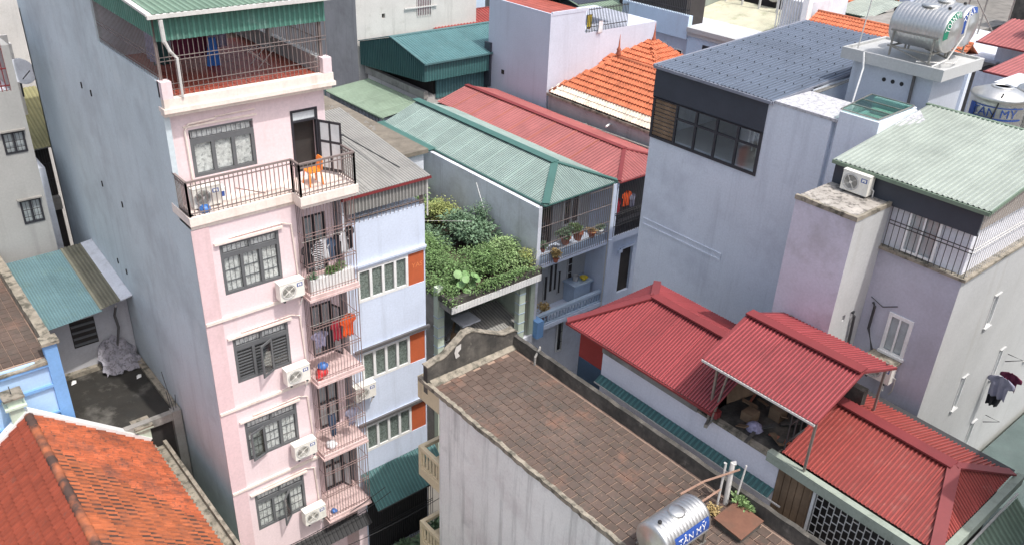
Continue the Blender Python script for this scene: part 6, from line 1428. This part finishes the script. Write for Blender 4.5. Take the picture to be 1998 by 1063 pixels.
tile_roof(ob2, (60.8, 39, 14.65), (0, -1, 0), Vector((3.7, 0, 2.8)).normalized(), 26, 12, .22, .38, m_tileclean, m_tileclean, 0)
gs = thing('green_shed', 'small rooftop shed with a pale green roof and teal walls', 'shed', (60, 32, 0))
MB().box(58.9, 62.5, 30.6, 33.2, 12.6, 14.7).build('wall', m_teal2, gs)
MB().corr(lerp((58.86, 33.2, 13.0), (58.86, 30.6, 13.0)), lerp((58.86, 33.2, 14.75), (58.86, 30.6, 14.75)), 0, 1, 14, .04, (-1, 0, 0)).build('cladding', m_tealblue, gs)
sheets(MB().bar((58.4, 33.4, 14.9), (58.4, 30.3, 14.9), .06).build('roof', m_pgreen2, gs), m_pgreen, lerp((58.4, 33.4, 14.92), (58.4, 30.3, 14.92)), lerp((63, 33.4, 15.5), (63, 30.3, 15.5)), 3.1, (-.1, 0, 1), .2, .03)
MB().box(56, 64, 27, 33.4, 0, 12.6).build('lower_house', m_concrete, gs)
gb = thing('dark_concrete_block', 'dark concrete rooftop block at the far top right corner', 'building', (66, 17, 0))
MB().box(60, 72, 10, 19.0, 0, 15.6).box(63, 72, 13, 23, 15.6, 19).build('wall', m_mossconc, gb)
gb = thing('grey_wall_house', 'plain grey rendered house behind the tank tower', 'house', (53, 22, 0))
MB().box(52, 60, 19, 26.8, 0, 15.2).box(56, 66, 24, 30.5, 0, 15.0).build('wall', m_concrete, gb)
MB().box(52, 60, 19, 26.8, 15.2, 15.3).build('roof_slab', m_greyrender, gb)
def red_block(lb, x0, x1, y0, y1, z, zr_, h=0):
    t = thing('red_roof_house', lb, 'house', ((x0 + x1) / 2, (y0 + y1) / 2, 0))
    MB().box(x0 + .4, x1 - .3, y0 + .3, y1 - .3, 0, z - 1.6).box(x0 + 2.4, x1 - .3, y0 + .3, y1 - .3, z - 1.6, z - .1).build('wall', m_bluegrey, t)
    MB().box(x0 + .5, x0 + 2.4, y0 + .3, y1 - .3, z - 1.59, z - 1.5).build('loggia_floor', m_inside, t)
    sheets(MB().bar((x0, y1, z), (x0, y0, z), .08).build('roof', m_redcap, t), m_redpink, lerp((x0, y1, z), (x0, y0, z)), lerp((x1, y1, zr_), (x1, y0, zr_)), abs(y1 - y0), (-.2, 0, 1), .2, .035, 1.2)
    return t
red_block('red sheet roofed house above the upright tanks at the right edge', 50, 54, 12, 19.6, 16.6, 17.4)
red_block('lower red sheet roofed house nearer the upright tanks at the right edge', 42.6, 47.5, 8, 16.0, 16.9, 17.2)
tt = steel_tank('steel_water_tank', 'far horizontal steel tank at the top right edge', (52.2, 17.6, 18.3), (52.2, 14, 18.3), .6, '', None, 0, 0, .5)[0]
so = thing('solar_water_heater', 'rooftop solar water heater with dark tubes and a white tank', 'solar heater', (56, 25, 15.3))
MB().lathe((54.5, 25.5, 16.9), (.35, -1.5, 0), [(.1, 0), (.24, .04), (.25, .1), (.25, 1.7), (.24, 1.75), (.1, 1.8)], 14).build('tank', m_white, so, True)
for k in range(14): MB().tube([(54.5 + .027 * k, 25.4 - .12 * k, 16.95), (56.6 + .027 * k, 25.9 - .12 * k, 18.1)], .045, 6).build('tube', m_cjeans, so)
MB().bar((54.5, 25.5, 15.3), (54.5, 25.5, 16.8), .06).bar((54.9, 23.9, 15.3), (54.9, 23.9, 16.8), .06).bar((56.8, 25.9, 15.3), (56.8, 25.9, 18.1), .06).bar((57.1, 24.3, 15.3), (57.1, 24.3, 18.1), .06).build('stand', m_steelrough, so)
fr2 = thing('rooftop_frame', 'bare steel frame standing on the grey roof beside the solar heater', 'frame', (57, 22, 15.3))
F = MB()
for x in (56, 58.5):
    for y in (20.5, 23): F.bar((x, y, 15.3), (x, y, 18.2), .08)
F.bar((56, 20.5, 18.2), (56, 23, 18.2), .08).bar((58.5, 20.5, 18.2), (58.5, 23, 18.2), .08).bar((56, 20.5, 18.2), (58.5, 20.5, 18.2), .08).bar((56, 23, 18.2), (58.5, 23, 18.2), .08).bar((56, 20.5, 15.3), (56, 23, 18.2), .06)
F.build('steel_frame', m_steelrough, fr2)
rnd = random.Random(33)
walls = [m_oldcream, m_greyrender, m_concrete, m_lilac2, m_lb, m_bluegrey]; roofs = [m_greyclad, m_redold, m_dark, m_concrete, m_pgreen2, m_fibre, m_teal2]
nm = ['cream', 'grey plaster', 'bare concrete', 'lilac', 'light blue', 'blue grey']; rn = ['grey sheet', 'dull red sheet', 'charcoal sheet', 'concrete', 'mossy green sheet', 'fibre cement', 'dark teal sheet']
WH = ['beyond the cream wall house', 'behind the light blue house', 'behind the mossy roof', 'beyond the mossy roof shelter', 'far behind the lilac block', 'far behind the light blue house', 'beyond the far orange roof', 'at the far top beyond the green shed', 'behind the solar heater', 'behind the grey wall house', 'far behind the red sheet roofs', 'beyond the far horizontal tank', 'at the far right', 'farthest behind the solar heater', 'farthest behind the green shed', 'farthest behind the mossy roof', 'behind the cream house side wall', 'behind the pink block stair tower', 'far behind the pink block', 'farthest behind the cream wall house', 'farthest behind the lilac block', 'behind the tank tower, small', 'between the two red sheet roofs']
k = 0
far = []
for (x, y) in ((38, 50), (47, 46), (56, 46), (66, 44), (40, 60), (52, 58), (64, 56), (76, 44), (76, 30), (66, 20), (78, 16), (66, 9), (80, 4), (90, 26), (90, 44), (76, 58), (28, 70), (14, 50), (14, 62), (40, 72), (56, 72), (44, 20), (62, 14)):
    wi, ri = rnd.randrange(6), rnd.randrange(7); h = rnd.uniform(10.5, 14.5) - (x > 60) * 1.5
    wx, wy = rnd.uniform(5.5, 8), rnd.uniform(5.5, 8)
    if x == 44: wx, wy, h = 3, 4, 13
    t = thing('distant_house', '%s walled house with a %s roof, %s' % (nm[wi], rn[ri], WH[k]), 'house', (x, y, 0), 'distant houses beyond the rooftops')
    far.append((t, wi, ri, (x, y)))
    MB().box(x - wx / 2, x + wx / 2, y - wy / 2, y + wy / 2, 0, h).build('wall', walls[wi], t)
    if ri == 3:
        MB().box(x - wx / 2 - .1, x + wx / 2 + .1, y - wy / 2 - .1, y - wy / 2 + .1, h, h + .8).box(x - wx / 2 - .1, x - wx / 2 + .1, y - wy / 2, y + wy / 2, h, h + .8).box(x - 1, x + 1.5, y - 1, y + 1.5, h, h + 2).build('parapet', walls[wi], t)
    else:
        sheets(MB().bar((x - wx / 2 - .3, y, h + .9), (x + wx / 2 + .3, y, h + .9), .2, .1).build('roof', roofs[ri], t), roofs[ri], lerp((x - wx / 2 - .3, y - wy / 2 - .3, h), (x + wx / 2 + .3, y - wy / 2 - .3, h)), lerp((x - wx / 2 - .3, y, h + .9), (x + wx / 2 + .3, y, h + .9)), wx, (0, -.2, 1), .25, .04, wx)
        sheets(t, roofs[ri], lerp((x - wx / 2 - .3, y + wy / 2 + .3, h), (x + wx / 2 + .3, y + wy / 2 + .3, h)), lerp((x - wx / 2 - .3, y, h + .9), (x + wx / 2 + .3, y, h + .9)), wx, (0, .2, 1), .25, .04, wx)
    ww = MB()
    for a in (-1.6, .6):
        ww.box(x - wx / 2 - .03, x - wx / 2 + .01, y + a, y + a + 1, h - 2.4, h - 1.2)
    ww.build('window', m_inside, t)
    k += 1

# ------------------------------------------------------------------ air conditioners, laundry, small things
def ac_proto():
    t = thing('air_conditioner', 'white air conditioner beside the topmost caged balcony of the pink block', 'air conditioner', (0, 0, 0), 'outdoor air conditioner units')
    MB().box(-.4, .4, -.15, .15, 0, .56).box(-.41, .41, -.16, .16, .56, .585).build('casing', m_aircon, t)
    b = MB()
    c = (-.12, -.152, .28)
    b.lathe(c, (0, -1, 0), [(.235, 0), (.245, .012), (.225, .014), (.22, .004), (.02, .003)], 28).build('fan_guard', m_fan, t)
    r = MB()
    for q in (.05, .085, .12, .155, .19): r.lathe((c[0], c[1] - .008, c[2]), (0, -1, 0), [(q, 0), (q + .009, .006), (q + .012, 0)], 24)
    for k in range(4): r.bar((c[0], c[1] - .012, c[2]), (c[0] + .22 * math.cos(k * 1.57 + .6), c[1] - .012, c[2] + .22 * math.sin(k * 1.57 + .6)), .012)
    r.build('fan_grille', m_aircon, t)
    MB().lathe((c[0], c[1] - .014, c[2]), (0, -1, 0), [(.04, 0), (.04, .006)], 14).build('fan_hub', m_aircon, t)
    lg = MB().box(.16, .34, -.153, -.1505, .36, .48).build('badge', m_logo, t)
    MB().add([(.19, -.1545, .38), (.23, -.1545, .38), (.25, -.1545, .43), (.27, -.1545, .38), (.31, -.1545, .38), (.31, -.1545, .46), (.25, -.1545, .46), (.19, -.1545, .46)], [(0, 1, 2, 7), (2, 3, 4, 5), (2, 5, 6), (2, 6, 7)]).build('badge_mark', m_white, lg)
    MB().tube([(.4, .05, .2), (.46, .1, .15), (.44, .16, -.3), (.36, .19, -.5)], .02, 5).build('hose', m_pipe, t)
    for x in (-.28, .28): MB().box(x - .03, x + .03, -.17, .22, -.05, 0).build('bracket', m_bardark, t)
    return t
ac = place(ac_proto(), (9.57, 21.22, 13.62))
dup(ac, (9.5, 21.22, 10.52), 0, 'white air conditioner beside the second caged balcony from the top')
dup(ac, (9.5, 21.22, 7.46), 0, 'white air conditioner beside the third caged balcony from the top')
dup(ac, (9.62, 21.22, 4.42), 0, 'white air conditioner beside the lowest caged balcony above the street')
dup(ac, (7.68, 21.95, 16.9), 0, 'air conditioner with a dark fan standing inside the top balcony railing')
dup(ac, (12.2, 21.75, 8.32), 0, 'air conditioner on the pale blue wall close to the pink block')
dup(ac, (21.72, 10.52, 17.9), -math.pi / 2, 'air conditioner standing on the concrete tower top below the pale green roof')
dup(ac, (21.78, 8.5, 12.7), -math.pi / 2, 'air conditioner tucked under the slab beside the red canopy roof')
HL = 'laundry hung on the caged balconies'
f = fS(21.15)
for lb, cat, ol, m, a, z, w_, h in (
    ('black top at the left end of the highest laundry row on the pink block', 'top', SHIRT, m_cblack, 10.25, 15.2, .45, .8),
    ('black and white striped top on the highest laundry row', 'top', SHIRT, m_stripe, 10.6, 15.15, .5, .95),
    ('white top right beside the striped one', 'top', SHIRT, m_cwhite, 10.85, 15.2, .4, .7),
    ('navy top in the middle of the highest laundry row', 'top', SHIRT, m_cjeans, 11.05, 15.15, .4, .75),
    ('black trousers right of the navy top', 'trousers', PANTS, m_cblack, 11.3, 15.2, .4, .8),
    ('white shirt at the right end of the highest laundry row', 'shirt', SHIRT, m_cwhite, 11.52, 15.25, .42, .75),
    ('dark shirt drying at the far right corner of the highest laundry row', 'shirt', SHIRT, m_cblack, 11.7, 15.4, .35, .8),
    ('white and black shirt at the left of the second balcony', 'shirt', SHIRT, m_cpat, 10.45, 12.0, .6, .6),
    ('dark trousers in the middle of the second balcony', 'trousers', PANTS, m_cblack, 10.75, 12.2, .45, 1.0),
    ('crimson shirt on the second balcony', 'shirt', SHIRT, m_cred, 11.05, 12.2, .5, .75),
    ('bright orange shirt at the right of the second balcony', 'shirt', SHIRT, m_corange, 11.45, 12.3, .6, .85),
    ('blue jeans hung on the third balcony', 'jeans', PANTS, m_cjeans, 10.65, 8.6, .42, .95),
    ('grey shirt at the right of the third balcony', 'shirt', SHIRT, m_cgrey, 11.4, 8.5, .5, .7)):
    hanging('hanging_garment', lb, cat, ol, m, f, a, -.12, z, w_, h, hash(lb) % 997 if False else int(a * 100), HL)
for zz in (15.25, 12.3, 8.65):
    o = MB().tube([(10.12, 21.27, zz), (11.78, 21.27, zz)], .012, 5).build('drying_rail', m_steelrough); tag(o, {15.25: 'thin steel drying rail on the highest caged balcony', 12.3: 'thin steel drying rail on the second caged balcony', 8.65: 'thin steel drying rail on the third caged balcony'}[zz], 'rail')
shrub('planter_shrub', 'feathery green plant in the white planter box of the highest cage', 'plant', (11.05, 21.2, 14.2), (.4, .14, .22), 420, .06, m_leaf, 91, None, 13.95)
shrub('planter_shrub', 'small green plant at the left end of the white planter box', 'plant', (10.35, 21.2, 14.1), (.2, .12, .15), 160, .05, m_leafdark, 92, None, 13.95)
def lump(name, lb, cat, c, r, m, seed):
    rnd = random.Random(seed); t = thing(name, lb, cat, (c[0], c[1], c[2]))
    prof = [(r * .75, 0), (r, r * .35), (r * .95, r * .7), (r * .6, r * 1.1), (r * .15, r * 1.25)]
    b = MB().lathe(c, (0, 0, 1), prof, 12)
    b.v = [(x + rnd.uniform(-.15, .15) * r, y + rnd.uniform(-.15, .15) * r, z) for x, y, z in b.v]
    b.build('body', m, t, True); return t
lump('red_basket', 'red plastic basket on the second balcony floor', 'basket', (10.45, 21.35, 10.3), .2, m_plasticred, 1)
lump('blue_bundle', 'blue bundle on top of the red plastic basket', 'bundle', (10.5, 21.35, 10.52), .17, m_plasticblue, 2)
lump('red_bag', 'small red bag at the outer left corner of the second balcony floor', 'bag', (10.25, 21.15, 10.3), .12, m_plasticred, 3)
lump('white_bag', 'white bag on the third balcony floor below the jeans', 'bag', (10.55, 21.3, 7.2), .2, m_cwhite, 4)
lump('blue_bottle', 'small blue container in the lowest cage', 'container', (10.4, 21.2, 4.3), .12, m_plasticblue, 5)
lump('blue_white_bag', 'blue and white bag on the top balcony floor at the left corner', 'bag', (7.5, 21.62, 16.86), .16, m_plasticblue, 6)
cb = thing('white_box', 'white box printed blue behind the air conditioner on the top balcony', 'box', (8.1, 22.15, 16.86))
MB().box(7.95, 8.3, 22.0, 22.3, 16.86, 17.25).build('carton', m_white, cb); MB().box(8.0, 8.25, 21.997, 22.0, 17.0, 17.15).build('print', m_logo, cb)
po = MB().bar((8.7, 22.3, 17.02), (9.35, 21.75, 16.9), .025).build('stick', m_bar); tag(po, 'thin stick lying across the top balcony floor', 'stick')
chh = thing('plastic_chair', 'orange plastic chair on the top balcony in front of the open door', 'chair', (10.85, 21.7, 16.85))
MB().box(10.65, 11.05, 21.5, 21.9, 17.26, 17.3).build('seat', m_plasticorange, chh)
MB().prism(lambda a, d, z: (11.05 + d + (z - 17.3) * .15, a, z), [(21.5, 17.3), (21.9, 17.3), (21.88, 17.6), (21.82, 17.68), (21.58, 17.68), (21.52, 17.6)], 0, .03).build('backrest', m_plasticorange, chh)
for x, y in ((10.67, 21.52), (11.03, 21.52), (10.67, 21.88), (11.03, 21.88)): MB().bar((x, y, 17.27), (x + (x - 10.85) * .2, y + (y - 21.7) * .2, 16.85), .04).build('leg', m_plasticorange, chh)
f = fS(25.0)
ln = MB().tube([(7.6, 25.0, 21.25), (11.2, 25.0, 21.2)], .01, 5).build('clothes_line', m_pipe); tag(ln, 'clothes line strung across the roof terrace of the pink block', 'clothes line')
for lb, cat, m, a, w_, h, z in (('plum blanket hung on the left of the roof terrace', 'blanket', m_cpurple, 8.9, 1.1, 1.1, 21.25), ('dark green cloth hung at the far left of the roof terrace', 'cloth', m_teal2, 8.1, .5, 1.2, 21.25), ('patterned cloth hung in the middle of the roof terrace', 'cloth', m_cpat, 9.75, .6, .9, 21.25)):
    hanging('hanging_blanket', lb, cat, TOWEL, m, f, a, 0, z, w_, h, int(a * 10))
hanging('hanging_towel', 'bright blue cloth hung low in the middle of the roof terrace', 'cloth', ((0, .5), (.5, .8), (1, 1)), m_cblue, fS(24.6), 9.45, 0, 20.75, .42, 1.0, 61)
hanging('hanging_blanket', 'purple grey laundry hung behind the side bars of the roof terrace', 'cloth', TOWEL, m_cpat, fW(7.6), 24.3, 0, 21.3, .9, .9, 62)
rk = thing('drying_rack', 'folding wire drying rack on the roof terrace floor', 'drying rack', (10.6, 24.2, 19.75))
R_ = MB()
for s in (-1, 1): R_.bar((10.2 + .02, 24.0 + s * .25, 19.75), (11.0, 24.0 + s * .25, 20.45), .02).bar((11.0, 24.0 + s * .25, 19.75), (10.2, 24.0 + s * .25, 20.45), .02)
for k in range(7): R_.bar((10.2 + k * .13, 23.75, 20.45), (10.2 + k * .13, 24.25, 20.45), .015)
R_.build('wire_frame', m_steel, rk)
# street plants and wires at the bottom
for i, (x, y, h) in enumerate(((13.3, 21.3, .5), (14.3, 21.2, .4), (15.2, 21.3, .7), (12.4, 20.9, .35), (14.8, 20.4, .4))):
    shrub('street_plant', ('spiky dark plant by the blue house gate', 'low dark plant right of the gate middle', 'blue green plant by the front building balcony', 'small dark plant next to the pink block pier', 'low plant at the alley edge below the beige balcony')[i], 'plant', (x, y, .05 + h * .6), (.5, .4, h * .6), 260, .12, m_leafdark, 100 + i, 'plants along the alley', .05, up=.6, long=2.4)
for i, (p, q, s) in enumerate((((6.9, 21.2, 4.0), (12.4, 20.9, 4.6), .35), ((6.9, 21.3, 3.7), (12.6, 20.85, 4.3), .4), ((7.5, 20.6, 3.6), (16, 19.6, 4.4), .5))):
    p, q = Vector(p), Vector(q)
    o = MB().tube([p + (q - p) * t - Vector((0, 0, s * 4 * t * (1 - t))) for t in [k / 10 for k in range(11)]], .015, 5).build('overhead_wire', m_black)
    tag(o, ('black wire sagging under the lowest pink balconies', 'second black wire just below the pink balcony wire', 'lower black wire crossing the alley')[i], 'wire')
